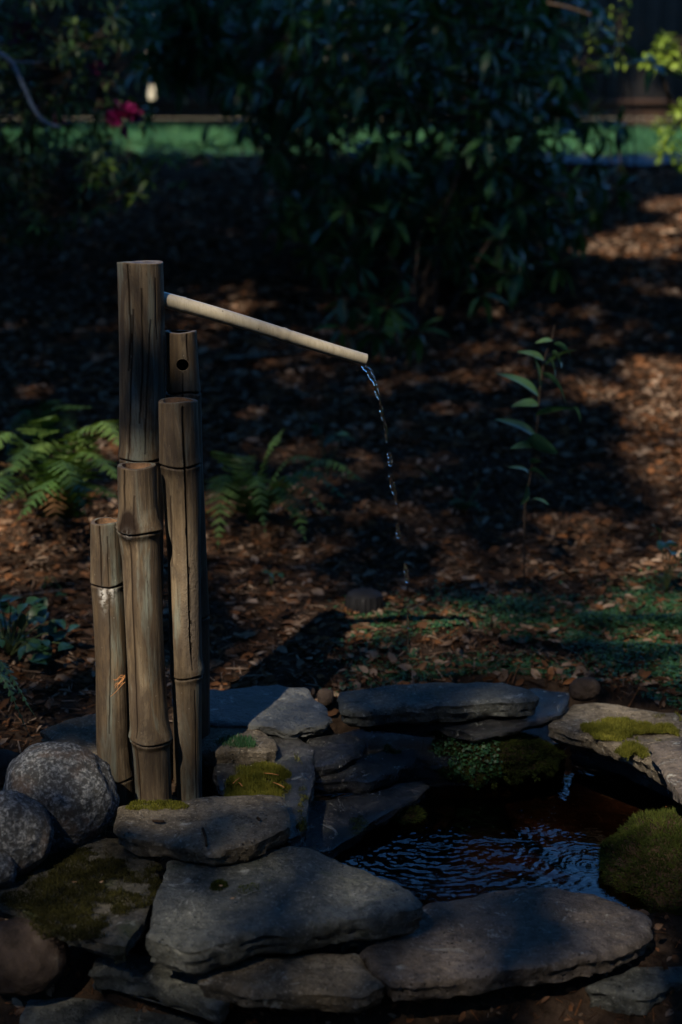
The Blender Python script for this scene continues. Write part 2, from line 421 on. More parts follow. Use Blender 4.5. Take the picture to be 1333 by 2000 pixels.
# lawn sheet, just above the soil
xs = np.linspace(-30, 30, 160); ys = np.linspace(9.05, 30, 60)
X, Y, Fl = grid(xs, ys); Z = gz(X, Y)+.02
Z[0] -= .05
lawn = mk('lawn', np.stack([X, Y, Z], -1).reshape(-1, 3), Fl, M['lawn']); lawn['kind'] = 'structure'
T = np.array([[-.004, 0, 0], [.004, 0, 0], [.0, .01, .06]]); TF = np.array([[0, 1, 2]])
n = 26000
pos = np.stack([rng.uniform(-3.6, 3.6, n), 9.0+3.0*rng.random(n)**1.6, np.zeros(n)], -1); pos[:, 2] = gz(pos[:, 0], pos[:, 1])+.015
V, Fc = scatter(T, TF, pos, rotz(rng.uniform(0, 6.28, n)) @ rotx(rng.normal(0, .4, n)), rng.uniform(.6, 1.4, n))
tag(mk('grass', V, Fc, M['lawn_blade'], attrs={'var': np.repeat(rng.random(n), 3)}), 'strip of short green lawn grass in front of the fence', 'grass', kind='stuff')
# pale path edge, far right
a = P(1085, 292, 9.0); b = P(1290, 292, 9.0)
X, Y, Fp = grid(np.linspace(a[0]-.55, b[0]+2, 60), np.linspace(8.75, 9.12, 8)); Z = gz(X, Y)+.035
pa = mk('path', np.stack([X, Y, Z], -1).reshape(-1, 3), Fp, M['pathst']); pa['kind'] = 'structure'

# ------------------------------------------------------------------ pond water and bed
WZ = -.075
cx0, cx1, cy0, cy1 = -.17, .80, 2.04, 2.88
xs = np.arange(cx0, cx1, .0026); ys = np.arange(cy0, cy1, .0026)
X, Y, Fw = grid(xs, ys)
h = np.zeros_like(X)
def rip(px, py, amp, lam, fall, ph=0, r0=.01):
    global h
    c = G(px, py, WZ); r = np.sqrt((X-c[0])**2 + (Y-c[1])**2)
    h += amp*np.sin(2*math.pi*r/lam+ph)*np.exp(-r/fall)*sstep(0, r0, r)
rip(862, 1640, .00034, .019, .20); rip(850, 1655, .00018, .011, .12, 1.); rip(815, 1620, .00022, .013, .14, 2.)
rip(1018, 1587, .00022, .010, .10); rip(1150, 1600, .00005, .012, .16, .5); rip(1150, 1690, .00025, .009, .06)
p3 = np.stack([X.ravel(), Y.ravel(), X.ravel()*0], -1)
near = 1.15*np.exp(-(((X-G(870, 1660, WZ)[0])/.26)**2 + ((Y-G(870, 1660, WZ)[1])/.16)**2))
h += (.00008+.0011*near)*vn(p3*np.array([1, 1.15, 1]), 62, 9).reshape(X.shape)*.5 + (.00004+.0010*near)*vn(p3*np.array([1, 1.7, 1]), 118, 12).reshape(X.shape)*.5 + .00035*near*vn(p3*np.array([1, 1.6, 1]), 210, 19).reshape(X.shape)*.5
h += .0024*near*vn(p3*np.array([1, 1.1, 1]), 34, 16).reshape(X.shape)*.5
h += .0008*vn(p3, 14, 15).reshape(X.shape)*(.25+.9*near)
keep = (pit(X, Y) < 1.04)
k4 = keep.ravel()[Fw].all(1)
Vw = np.stack([X, Y, WZ+h], -1).reshape(-1, 3); Fw = Fw[k4]
used, inv = np.unique(Fw, return_inverse=True)
pw = mk('pond_water', Vw[used], inv.reshape(-1, 4), M['water']); pw['kind'] = 'structure'
X, Y, Fb = grid(np.linspace(-.16, .79, 120), np.linspace(2.05, 2.87, 100)); k4 = (pit(X, Y) < .99).ravel()[Fb].all(1)
Vb = np.stack([X, Y, gz(X, Y)+.006+.01*vn(np.stack([X, Y, X*0], -1).reshape(-1, 3), 14, 4).reshape(X.shape)], -1).reshape(-1, 3)
used, inv = np.unique(Fb[k4], return_inverse=True)
pb = mk('pond_bed', Vb[used], inv.reshape(-1, 4), M['pond']); pb['kind'] = 'structure'

# ------------------------------------------------------------------ flagstones
def slab(pix, z, th, mat, label, tilt=(0, 0), rough=.003, name='flagstone', cat='flagstone', group=None, top_amp=.0025, step=.006, lean=.0, seed=None):
    seed = seed if seed is not None else int(abs(pix[0][0]*7+pix[0][1]*13)) % 997
    pts = np.array([G(a, b, z) for a, b in pix]); c = pts.mean(0)
    def zp(x, y): return z + tilt[0]*(x-c[0]) + tilt[1]*(y-c[1])
    for _ in range(4):                            # on the tilted plane
        pts = np.array([G(a, b, zp(q[0], q[1])) for (a, b), q in zip(pix, pts)])
    xy = pts[:, :2]
    # orientation: counter-clockwise
    ar = np.sum(xy[:, 0]*np.roll(xy[:, 1], -1)-np.roll(xy[:, 0], -1)*xy[:, 1])
    if ar < 0: xy = xy[::-1]
    L = np.linalg.norm(np.roll(xy, -1, 0)-xy, axis=1); n = int(max(60, L.sum()/.006))
    cum = np.concatenate([[0], np.cumsum(L)]); cl = np.concatenate([xy, xy[:1]])
    s = np.linspace(0, cum[-1], n, endpoint=False)
    b = np.stack([np.interp(s, cum, cl[:, 0]), np.interp(s, cum, cl[:, 1])], -1)
    b = (np.roll(b, 1, 0)+4*b+np.roll(b, -1, 0))/6
    t = np.roll(b, -1, 0)-np.roll(b, 1, 0); nn = np.stack([t[:, 1], -t[:, 0]], -1); nn /= np.linalg.norm(nn, axis=1)[:, None]
    b3 = np.concatenate([b, np.zeros((n, 1))], 1)
    b = b + nn*(rough*(fbm(b3, 24, 4, seed)+.6*np.round(1.3*vn(b3, 38, seed+1)))[:, None])
    # interior points
    x0, y0 = b.min(0); x1, y1 = b.max(0)
    gx, gy = np.meshgrid(np.arange(x0, x1, step), np.arange(y0, y1, step)); q = np.stack([gx.ravel(), gy.ravel()], -1)
    q += rng.uniform(-.3, .3, q.shape)*step
    bx, by = b[:, 0], b[:, 1]; bx2, by2 = np.roll(bx, -1), np.roll(by, -1)
    inside = ((by[None] > q[:, 1:2]) != (by2[None] > q[:, 1:2])) & (q[:, 0:1] < (bx2-bx)[None]*(q[:, 1:2]-by[None])/((by2-by)[None]+1e-12)+bx[None])
    q = q[inside.sum(1) % 2 == 1]
    d = np.sqrt(((q[:, None, :]-b[None])**2).sum(2)).min(1)
    q = q[d > step*.6]; d = d[d > step*.6]
    al = np.concatenate([b, q]); 
    co, _, tris, _, _, _ = geometry.delaunay_2d_cdt([Vector(v) for v in al], [(i, (i+1) % n) for i in range(n)], [], 1, 1e-7)
    co = np.array([tuple(v) for v in co]); dd = np.zeros(len(co)); dd[n:n+len(q)] = d[:max(0, len(co)-n)] if len(co)-n <= len(d) else np.pad(d, (0, len(co)-n-len(d)))
    c3 = np.concatenate([co, np.zeros((len(co), 1))], 1)
    zt = zp(co[:, 0], co[:, 1]) + top_amp*1.25*fbm(c3, 13, 5, seed+3) + top_amp*.5*np.round(1.4*vn(c3, 7, seed+5))
    zt -= .0035*np.exp(-dd/.004) + .006*np.clip(vn(c3, 30, seed+9)-.15, 0, 1)*np.exp(-dd/.012)
    top = np.stack([co[:, 0], co[:, 1], zt], -1)
    V = [top]; Fcs = [tuple(f) for f in tris]
    # bevelled, layered edge
    K = max(5, int(th/.006)); prev = np.arange(n); base_n = len(top)
    for k in range(1, K+1):
        u = k/K; zz = top[:n, 2] - th*u
        p = np.stack([b[:, 0]*18, b[:, 1]*18, np.full(n, u*th*190+seed)], -1)
        lay = vn(np.stack([b[:, 0]*9, b[:, 1]*9, np.full(n, u*th*170+seed)], -1), 1, seed+7)
        off = .0015 + .0045*np.round(lay*2)/2 + .003*vn(p*2, 1, seed+11) + .0028*vn(p*5, 1, seed+13) + .0015*vn(p*11, 1, seed+15) - .010*u - lean*u
        if k == K: off = off-.008
        ring = np.stack([b[:, 0]+nn[:, 0]*off, b[:, 1]+nn[:, 1]*off, zz + .002*vn(p, 1.7, seed)], -1)
        idx = base_n + (k-1)*n + np.arange(n); V.append(ring)
        for i in range(n):
            j = (i+1) % n; Fcs.append((prev[i], idx[i], idx[j], prev[j]))
        prev = idx
    Fcs.append(tuple(prev[::-1]))
    o = mk(name, np.concatenate(V), Fcs, M[mat], origin=(c[0], c[1], z-th), sharp=50)
    tag(o, label, cat, group)
    o_z[o.name] = (z, tilt, c)
    return o
o_z = {}
def zon(o, x, y):
    z, t, c = o_z[o.name]; return z + t[0]*(x-c[0]) + t[1]*(y-c[1])

S1 = slab([(228,1574),(285,1566),(350,1562),(402,1554),(450,1550),(560,1548),(567,1580),(569,1612),(500,1642),(420,1664),(352,1652),(300,1640),(245,1628),(221,1612)], .055, .034, 'slab_tan', 'tan flagstone directly in front of the bamboo poles, topmost of the stack', (0, .03))
S2 = slab([(330,1682),(420,1668),(560,1650),(603,1655),(700,1690),(780,1722),(831,1757),(820,1770),(781,1776),(666,1792),(530,1812),(450,1834),(362,1851),(289,1826),(300,1750)], .012, .046, 'slab_grey', 'large thick grey-green flagstone in the middle of the front rim, with a small moss tuft', (0, .02), top_amp=.003)
S3 = slab([(-30,1712),(60,1664),(150,1640),(228,1636),(272,1655),(313,1682),(306,1742),(272,1800),(247,1846),(185,1830),(100,1796),(-30,1748)], .0, .034, 'slab_moss', 'flat flagstone carpeted in dark moss beside the grey boulders', (.0, .03))
S4 = slab([(702,1856),(760,1812),(836,1762),(966,1736),(1086,1728),(1160,1738),(1216,1755),(1273,1792),(1270,1822),(1216,1846),(1096,1880),(916,1902),(830,1912),(764,1918),(730,1890)], -.045, .038, 'slab_rust', 'broad brown flagstone with pale lichen marks along the near edge of the water', (0, -.0), top_amp=.003)
S5 = slab([(370,1880),(430,1868),(560,1862),(696,1855),(722,1885),(752,1925),(700,1940),(600,1938),(500,1935),(440,1925),(392,1912)], -.055, .034, 'slab_tan', 'smooth purplish flagstone tucked below the large grey-green slab', (0, 0))
S6 = slab([(186,1866),(260,1858),(340,1872),(400,1905),(446,1945),(430,1962),(370,1938),(300,1912),(225,1895),(170,1892)], -.085, .04, 'slab_grey', 'grey-blue flagstone wedged under the moss-carpeted slab', (0, 0))
S7 = slab([(60,1930),(105,1905),(200,1915),(300,1950),(400,1985),(420,2040),(150,2060),(40,1990)], -.15, .05, 'slab_grey', 'dark flagstone lowest at the front of the stone pile', (0, 0))
S8 = slab([(76,1424),(130,1402),(190,1392),(300,1392),(330,1430),(250,1462),(190,1468),(152,1466),(110,1448)], .045, .03, 'slab_tan', 'pitted pale flagstone behind the shortest bamboo pole', (0, .02))
S9 = slab([(340,1360),(408,1345),(500,1340),(598,1341),(630,1372),(652,1404),(640,1414),(600,1418),(560,1424),(500,1414),(408,1408),(340,1405)], .075, .022, 'slab_damp', 'wide blue-grey flagstone right behind the bamboo cluster', (-.06, .08))
S10 = slab([(390,1412),(450,1408),(503,1413),(528,1440),(545,1462),(520,1468),(494,1466),(430,1470),(390,1468)], .06, .034, 'slab_tan', 'small square-edged flagstone with a sunlit corner next to the moss', (0, 0))
S11 = slab([(500,1424),(560,1418),(590,1436),(616,1456),(612,1500),(607,1545),(600,1600),(590,1622),(562,1636),(540,1600),(548,1560),(430,1560),(420,1490),(520,1480)], .03, .05, 'slab_wet', 'long wet flagstone with a mossy top along the edge of the cascade', (0, .10))
S12 = slab([(663,1352),(760,1338),(900,1329),(985,1332),(1035,1346),(1052,1358),(1046,1366),(960,1370),(850,1376),(770,1382),(700,1387),(668,1382)], .09, .036, 'slab_grey', 'long flat flagstone at the back of the pond where the stream lands', (0, .0))
S13 = slab([(700,1404),(853,1410),(890,1424),(930,1434),(985,1422),(1040,1406),(1100,1392),(1108,1370),(1115,1347),(1050,1342),(900,1350),(720,1370)], .047, .022, 'slab_wet', 'wet flagstone underneath the long back slab with a raised right corner', (.06, .12))
S14 = slab([(1067,1413),(1095,1388),(1119,1371),(1160,1369),(1240,1378),(1331,1391),(1430,1402),(1430,1500),(1340,1520),(1287,1496),(1249,1474),(1200,1452),(1150,1436)], .04, .036, 'slab_tan', 'tan flagstone with a bright golden moss patch at the back right of the pond', (0, .0))
S15 = slab([(1269,1448),(1330,1436),(1460,1430),(1480,1560),(1400,1600),(1333,1556),(1300,1510)], .07, .03, 'slab_rust', 'pinkish sunlit flagstone stacked on the golden moss slab', (.05, .0))
S17 = slab([(1146,1926),(1180,1905),(1216,1892),(1281,1836),(1333,1826),(1440,1840),(1400,1900),(1316,1916),(1260,1935),(1200,1935)], -.10, .045, 'slab_grey', 'dark flagstone beneath the mossy mound at the near right', (0, 0))
C1 = slab([(600,1440),(660,1432),(722,1446),(700,1466),(660,1484),(632,1494),(600,1497)], .03, .035, 'slab_wet', 'highest wet ledge stone of the small cascade', (.02, .13))
C2 = slab([(590,1500),(700,1470),(812,1460),(812,1482),(770,1504),(724,1526),(680,1528),(630,1527),(590,1528)], .0, .032, 'slab_wet', 'middle wet ledge stone of the small cascade', (.04, .14))
C3 = slab([(590,1565),(640,1560),(737,1544),(771,1525),(824,1516),(840,1526),(820,1546),(760,1582),(700,1620),(650,1655),(632,1662),(600,1658)], -.035, .03, 'slab_wet', 'lowest wet ledge stone of the cascade jutting into the pond', (.03, .14))
S20 = slab([(560,1655),(600,1630),(640,1672),(690,1700),(640,1720),(580,1700)], -.03, .05, 'slab_wet', 'wet stone wedged between the cascade and the large grey-green slab', (0, 0))
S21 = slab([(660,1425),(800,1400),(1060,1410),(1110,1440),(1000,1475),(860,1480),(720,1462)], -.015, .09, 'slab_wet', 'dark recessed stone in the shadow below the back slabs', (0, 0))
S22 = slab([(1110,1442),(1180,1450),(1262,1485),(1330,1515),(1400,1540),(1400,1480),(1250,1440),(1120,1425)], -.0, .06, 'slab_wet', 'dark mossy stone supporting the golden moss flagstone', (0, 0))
S23 = slab([(1010,1470),(1120,1482),(1230,1522),(1330,1585),(1330,1640),(1200,1655),(1080,1640),(1000,1590),(960,1520)], -.125, .04, 'slab_under', 'reddish brown stone lying under the pond water', (0, 0))
S24 = slab([(640,1600),(720,1560),(860,1530),(900,1560),(850,1620),(700,1680)], -.13, .05, 'slab_under', 'reddish stone under the water below the cascade', (0, 0))

def boulder(cx, cy, rx, ry, Y, mat, label, seed, name='boulder', squash=.85, cat='boulder', rot=0, group=None):
    c = P(cx, cy, Y); s = scl(Y, c[2]); RX, RZ = rx*s, ry*s
    import bmesh
    bm = bmesh.new(); bmesh.ops.create_icosphere(bm, subdivisions=5, radius=1)
    V = np.array([v.co[:] for v in bm.verts]); Fc = np.array([[v.index for v in f.verts] for f in bm.faces]); bm.free()
    U = V*(1+.10*fbm(V, 1.3, 3, seed)[:, None]+.02*fbm(V, 6, 3, seed+4)[:, None])
    U = np.sign(U)*np.abs(U)**.92
    U = U*np.array([RX, (RX+RZ)/2*squash, RZ])
    R = np.array([[math.cos(rot), 0, math.sin(rot)], [0, 1, 0], [-math.sin(rot), 0, math.cos(rot)]])
    o = mk(name, U @ R.T + c, Fc, M[mat], origin=c-[0, 0, RZ]); return tag(o, label, cat, group)
boulder(116, 1556, 108, 104, 2.18, 'granite', 'largest speckled grey granite boulder against the bamboo poles', 3, rot=.25)
boulder(22, 1628, 76, 84, 2.06, 'granite', 'grey granite boulder at the left edge, in front of the largest boulder', 9, rot=-.2)
boulder(6, 1500, 38, 36, 2.40, 'brown_granite', 'small brownish boulder half hidden behind the largest granite boulder', 21)
boulder(-2, 1700, 34, 34, 2.0, 'granite', 'small dark stone below the left granite boulder', 25)
boulder(42, 1870, 86, 74, 1.92, 'brown_granite', 'reddish brown rounded boulder under the moss-carpeted slab', 31)
boulder(1142, 1345, 30, 24, 2.72, 'brown_granite', 'little brown rock behind the corner of the back slabs', 41, name='rock', cat='rock')
boulder(600, 1352, 16, 12, 2.76, 'brown_granite', 'small reddish rock in the gap between the two back slabs', 44, name='rock', cat='rock')
boulder(636, 1362, 17, 18, 2.72, 'brown_granite', 'rounded reddish pebble next to the long back slab', 46, name='rock', cat='rock')
boulder(1280, 1520, 26, 20, 2.50, 'slab_moss', 'crumbly stone chip under the pinkish flagstone', 49, name='rock', cat='rock')

# ------------------------------------------------------------------ moss
BL = np.array([[-.5, 0, 0], [.5, 0, 0], [.1, .25, 1.]]); BLF = np.array([[0, 1, 2]])
def moss_patch(o, px, py, rx, ry, n, mat='moss', hgt=.006, name='moss', seed=1, thr=-.1):
    z0 = o_z[o.name][0]; c = G(px, py, z0); s = scl(c[1], z0)
    ey = ry*s/max(.3, (CZ-z0)/math.hypot(CZ-z0, c[1]))
    a = rng.uniform(0, 6.283, n); r = np.sqrt(rng.random(n))
    x = c[0]+np.cos(a)*r*rx*s; y = c[1]+np.sin(a)*r*ey
    p = np.stack([x, y, x*0], -1); keep = (fbm(p, 28, 3, seed) + .9*(1-r**2) - .45) > thr + rng.uniform(-.05, .55, n)**2*np.sign(rng.random(n)-.3)
    x, y, p, r = x[keep], y[keep], p[keep], r[keep]; m = len(x)
    cush = .008*np.clip(vn(p, 60, seed+1)+.4, 0, 1)*(1-r*r)
    pos = np.stack([x, y, zon(o, x, y)-.0005+cush], -1)
    V, Fc = scatter(BL, BLF, pos, rotz(rng.uniform(0, 6.28, m)) @ rotx(rng.normal(0, .55, m)), np.stack([rng.uniform(.0012, .0022, m), rng.uniform(.5, 1, m)*.004, hgt*rng.uniform(.5, 1.2, m)], -1))
    q = mk(name, V, Fc, M[mat], parent=o, attrs={'var': np.repeat(np.clip(rng.random(m)*.6+.3*(vn(p, 40, seed+2)+.5), 0, 1), 3)})
    q['kind'] = 'stuff'; return q
moss_patch(S3, 165, 1740, 165, 84, 34000, 'moss_dark', .005, seed=2, thr=-.2)
moss_patch(S2, 425, 1730, 24, 12, 1600, 'moss', .007, seed=5)
moss_patch(S2, 500, 1735, 60, 22, 1600, 'moss', .003, seed=6, thr=.2)
moss_patch(S1, 300, 1576, 70, 9, 3500, 'moss_gold', .005, seed=7, thr=.05)
moss_patch(S11, 500, 1530, 75, 34, 15000, 'moss_gold', .009, seed=9, thr=-.2)
moss_patch(S11, 585, 1478, 26, 20, 2500, 'moss_gold', .006, seed=10, thr=.05)
moss_patch(S11, 590, 1570, 14, 40, 1800, 'moss_gold', .005, seed=14, thr=.1)
moss_patch(S10, 470, 1452, 55, 12, 2200, 'cover', .010, seed=11, thr=.0)
moss_patch(S14, 1230, 1428, 100, 24, 22000, 'moss_gold', .008, seed=12, thr=-.1)
moss_patch(S14, 1235, 1470, 34, 20, 5000, 'moss_gold', .010, seed=13, thr=-.2)
moss_patch(S14, 1310, 1402, 40, 12, 3000, 'moss_gold', .006, seed=18, thr=-.0)
moss_patch(C2, 770, 1476, 34, 10, 1200, 'moss', .005, seed=15)
moss_patch(C3, 690, 1600, 34, 20, 1500, 'moss', .003, seed=16, thr=.2)

def mound(label, cx, cy, rx, ry, Y, dep, n, mats, seed, hang=0., leafy=.0, name='moss_mound'):
    c = P(cx, cy, Y); s = scl(Y, c[2]); R = np.array([rx*s, dep, ry*s])
    import bmesh
    bm = bmesh.new(); bmesh.ops.create_icosphere(bm, subdivisions=5, radius=1)
    V = np.array([v.co[:] for v in bm.verts]); Fc = np.array([[v.index for v in f.verts] for f in bm.faces]); bm.free()
    def shape(U):
        r = 1+.16*fbm(U, 2.2, 3, seed)+.06*fbm(U, 7, 2, seed+2)
        Q = U*r[:, None]*R
        Q[:, 2] *= np.where(U[:, 2] < 0, 1-hang*np.clip(vn(U*np.array([1, .2, .0]), 4.5, seed+5)-.2, -1, 1)*-1.2, 1)
        return Q + c
    o = empty(name, c-[0, 0, R[2]], label, 'moss')
    b = mk('cushion', shape(V)*1., Fc, M['soil'], parent=o)
    U = rng.normal(size=(n, 3)); U /= np.linalg.norm(U, axis=1)[:, None]
    U = U[(U[:, 2] > -.9) & (U[:, 1] < .6)]; m = len(U); Q = shape(U)
    # orientation along normal with droop
    nrm = U/R; nrm /= np.linalg.norm(nrm, axis=1)[:, None]; nrm = nrm + rng.normal(0, .45, nrm.shape); nrm[:, 2] -= .25*hang
    nrm /= np.linalg.norm(nrm, axis=1)[:, None]
    t = np.cross(nrm, rng.normal(size=(m, 3))); t /= np.linalg.norm(t, axis=1)[:, None]; u = np.cross(nrm, t)
    Rm = np.stack([t, u, nrm], -1)
    V2, F2 = scatter(BL, BLF, Q, Rm, np.stack([rng.uniform(.0012, .0024, m), rng.uniform(.002, .004, m), rng.uniform(.005, .012, m)], -1))
    k = vn(Q, 30, seed+6) 
    var = np.repeat(np.clip(.5*rng.random(m)+.35*(k+.6), 0, 1), 3)
    g = mk('moss_tufts', V2, F2, M[mats], parent=o, attrs={'var': var}); g['kind'] = 'stuff'
    if leafy:
        m2 = int(n*leafy); sel = rng.integers(0, m, m2); L = np.array([[0, -.5, 0], [.5, 0, .1], [0, .5, 0], [-.5, 0, .1]]); LF = np.array([[0, 1, 2, 3]])
        sel = sel[Q[sel][:, 0] < c[0]+.1*R[0]]; m2 = len(sel)
        V3, F3 = scatter(L, LF, Q[sel]+nrm[sel]*.010, Rm[sel] @ rotx(rng.normal(0, .5, m2)), rng.uniform(.004, .0075, m2))
        g = mk('small_leaves', V3, F3, M['cover'], parent=o, attrs={'var': np.repeat(rng.random(m2), 4)}, smooth=False); g['kind'] = 'stuff'
    return o
mound('hanging clump of moss and tiny leaves draped over the water under the back slabs', 955, 1478, 128, 44, 2.585, .07, 32000, 'moss', 4, hang=.9, leafy=.12)
mound('rounded green moss mound at the near right bank of the pond', 1335, 1722, 160, 108, 2.20, .14, 60000, 'moss', 8)
mound('little tuft of moss hanging below the left end of the long back slab', 745, 1402, 62, 16, 2.64, .03, 6000, 'moss', 12, hang=.6)
mound('dark moss fringe on the underside of the lowest cascade ledge', 790, 1592, 38, 16, 2.40, .02, 3000, 'moss', 16, hang=.5)
# hanging strands
st = []
for px, py, ln in [(962,1520,38),(1040,1505,18),(890,1500,26),(985,1510,20),(870,1500,22)]:
    a = P(px, py, 2.53); s = scl(2.53, 0)
    st.append(tube(curve([a, a+[.003, -.003, -ln*s*.5], a+[.009, -.002, -ln*s]], 10), .0012, 4))
    n = int(ln*3.5); tt = rng.random(n)[:, None]; pos = a + np.array([[.009, -.002, 0]])*tt - np.array([[0, 0, ln*s]])*tt + rng.normal(0, .0028, (n, 3))
    V, Fc = scatter(BL, BLF, pos, rotz(rng.uniform(0, 6.28, n)) @ rotx(rng.uniform(0, 3, n)), rng.uniform(.003, .006, n)); st.append((V, Fc))
V, Fc = merge(st); tag(mk('moss_strands', V, Fc, M['moss'], attrs={'var': np.full(len(V), .5)}), 'thin moss strands dangling from the hanging clump above the water', 'moss', kind='stuff')

# ------------------------------------------------------------------ bamboo fountain
FB = np.array([*G(290, 1560, .0)[:2], -.04])
FO = empty('bamboo_fountain', FB, 'weathered bamboo water fountain of five upright poles with a slanting spout', 'fountain')
def pole(rows, Y, nodes, cracks, mat, label, ztop_flat=False, hole=None, knots=(), sulci=(), wall=.007, pale=(), crust=(), seedv=1, closed=False, dark_top=0):
    """rows: (y_px, left_px, right_px); nodes: y_px list; cracks: list of ([(y,x)..], width_m, depth_m)"""
    rows = sorted(rows); yy = np.array([r[0] for r in rows], float); cxp = np.array([(r[1]+r[2])/2 for r in rows]); rp = np.array([(r[2]-r[1])/2 for r in rows])
    ypx = np.arange(yy[0], yy[-1]+1, 1.6); m = len(ypx); n = 144
    cx = np.interp(ypx, yy, cxp); r = np.interp(ypx, yy, rp)
    ker = np.ones(9)/9
    cx = np.convolve(np.pad(cx, 4, 'edge'), ker, 'valid')
    C = np.array([P(a, b, Y) for a, b in zip(cx, ypx)]); s = np.array([scl(Y, c[2]) for c in C]); R = r*s
    # angular layout
    phi = np.tile((np.arange(n)-n/2)*2*math.pi/n, (m, 1))
    disp = np.zeros((m, n)); dark = np.zeros((m, n)); pal = np.zeros((m, n)); cru = np.zeros((m, n))
    zs = C[:, 2]
    for q in nodes:
        yn, dy, fl = q if isinstance(q, tuple) else (q, 0, .0016)
        # node line follows the ring; slight waviness
        wav = (dy/90.)*np.sin(phi)*1. ; 
        zz = np.interp(yn, ypx, zs); dz = zs[:, None]-zz + .0015*np.sin(3*phi+yn) + wav*.01
        disp += fl*np.exp(-np.clip(dz, 0, 9)**2/(2*.010**2))*(dz >= 0) + fl*.75*np.exp(-(dz+.004)**2/(2*.0045**2))
        disp -= .0042*np.exp(-(dz+.0006)**2/(2*.0011**2)); dark = np.maximum(dark, .95*np.exp(-(dz+.0006)**2/(2*.0014**2)))
        dark = np.maximum(dark, .35*np.exp(-(dz+.008)**2/(2*.006**2)))
    p3 = np.stack([np.cos(phi)*1.2, np.sin(phi)*1.2, np.repeat(zs[:, None]*3, n, 1)], -1).reshape(-1, 3)
    disp += .0009*vn(p3, 1.3, seedv).reshape(m, n)
    p4 = np.stack([np.cos(phi)*9, np.sin(phi)*9, np.repeat(zs[:, None]*5, n, 1)], -1).reshape(-1, 3)
    disp += .00030*vn(p4, 1., seedv+1).reshape(m, n)
    def phi_at(xs_, ys_):
        return np.arcsin(np.clip((np.interp(ypx, ys_, xs_)-cx)/np.maximum(r, 1), -.96, .96))
    for ctrl, xdep, wid, f in sulci:
        ys_ = [c[0] for c in ctrl]; xs_ = [c[1] for c in ctrl]; ph = phi_at(xs_, ys_); on = sstep(ys_[0]-6, ys_[0]+18, ypx)*sstep(ys_[-1]+10, ys_[-1]-30, ypx)
        disp -= (xdep*on)[:, None]*np.exp(-((phi-ph[:, None])*R[:, None])**2/(2*wid**2))
    # cracks: V grooves on snapped columns
    for ctrl, wid, dep_ in cracks:
        ys_ = [c[0] for c in ctrl]; xs_ = [c[1] for c in ctrl]; ph = phi_at(xs_, ys_)
        ph = ph + .012*np.interp(ypx, ypx[::14], np.random.default_rng(int(ys_[0]+xs_[0])).normal(0, 1, len(ypx[::14])))
        on = (ypx >= ys_[0]) & (ypx <= ys_[-1]); e = sstep(ys_[0]-2 if ys_[0] <= yy[0]+8 else ys_[0]-1, ys_[0]+1 if ys_[0] <= yy[0]+8 else ys_[0]+40, ypx)*sstep(ys_[-1]+1, ys_[-1]-40, ypx)
        for k in np.where(on)[0]:
            c0 = int(round(ph[k]/(2*math.pi/n)+n/2)); wv = max(wid*e[k], .0003)/R[k]/2
            for dk, ang in ((-1, -wv), (0, 0), (1, wv)): phi[k, (c0+dk) % n] = ph[k]+ang
            disp[k, c0 % n] -= dep_*max(e[k], .1); dark[k, c0 % n] = 1
            dark[k, (c0-1) % n] = max(dark[k, (c0-1) % n], .8); dark[k, (c0+1) % n] = max(dark[k, (c0+1) % n], .6)
    for (kx, ky, kw, kh, amt) in knots:
        ph0 = math.asin(max(-.95, min(.95, (kx-np.interp(ky, ypx, cx))/np.interp(ky, ypx, r)))); sm = np.interp(ky, ypx, s)
        u = (phi-ph0)*R[:, None]/(kw*sm); v = (ypx[:, None]-ky)/kh
        tri = np.exp(-(np.abs(u)**2.5)*np.where(v < 0, (1+1.6*np.abs(v)), 1+.3*v)-np.abs(v)**3)
        disp += amt*tri + .0016*tri*vn(p4*3, 1., seedv+5).reshape(m, n); dark = np.maximum(dark, .96*np.clip(tri*1.8, 0, 1))
        core = np.exp(-(u*2.6)**2-((v-.55)*3.2)**2); disp += .0022*core*vn(p4*7, 1, 8).reshape(m, n)-.001*core; pal = np.maximum(pal, .22*core)
    for (x_, y_, wx, hy) in pale:
        ph0 = math.asin(max(-.95, min(.95, (x_-np.interp(y_, ypx, cx))/np.interp(y_, ypx, r)))); sm = np.interp(y_, ypx, s)
        dyy = (ypx[:, None]-y_)/hy; pal = np.maximum(pal, np.exp(-((phi-ph0)*R[:, None]/(wx*sm))**2)*np.where(dyy < 0, np.exp(-(dyy*6)**2), np.exp(-dyy**2)))
    for (x_, y_, wx, hy) in crust:
        ph0 = math.asin(max(-.95, min(.95, (x_-np.interp(y_, ypx, cx))/np.interp(y_, ypx, r)))); sm = np.interp(y_, ypx, s)
        cru = np.maximum(cru, np.exp(-((phi-ph0)*R[:, None]/(wx*sm))**2-((ypx[:, None]-y_)/hy)**2))
    disp[0] -= .0006; 
    RR = R[:, None]+disp
    V = np.stack([C[:, 0:1]+RR*np.sin(phi), C[:, 1:2]-RR*np.cos(phi), np.repeat(zs[:, None], n, 1)], -1)
    # uneven cut top
    fade = np.clip(1-np.arange(m)/6, 0, 1)[:, None]
    V[..., 2] += fade*.0012*np.sin(2*phi+seedv)
    i = np.arange(m-1)[:, None]*n; j = np.arange(n)[None]; j2 = (j+1) % n
    Fo = np.stack([i+j, i+n+j, i+n+j2, i+j2], -1).reshape(-1, 4)
    V = V.reshape(-1, 3)
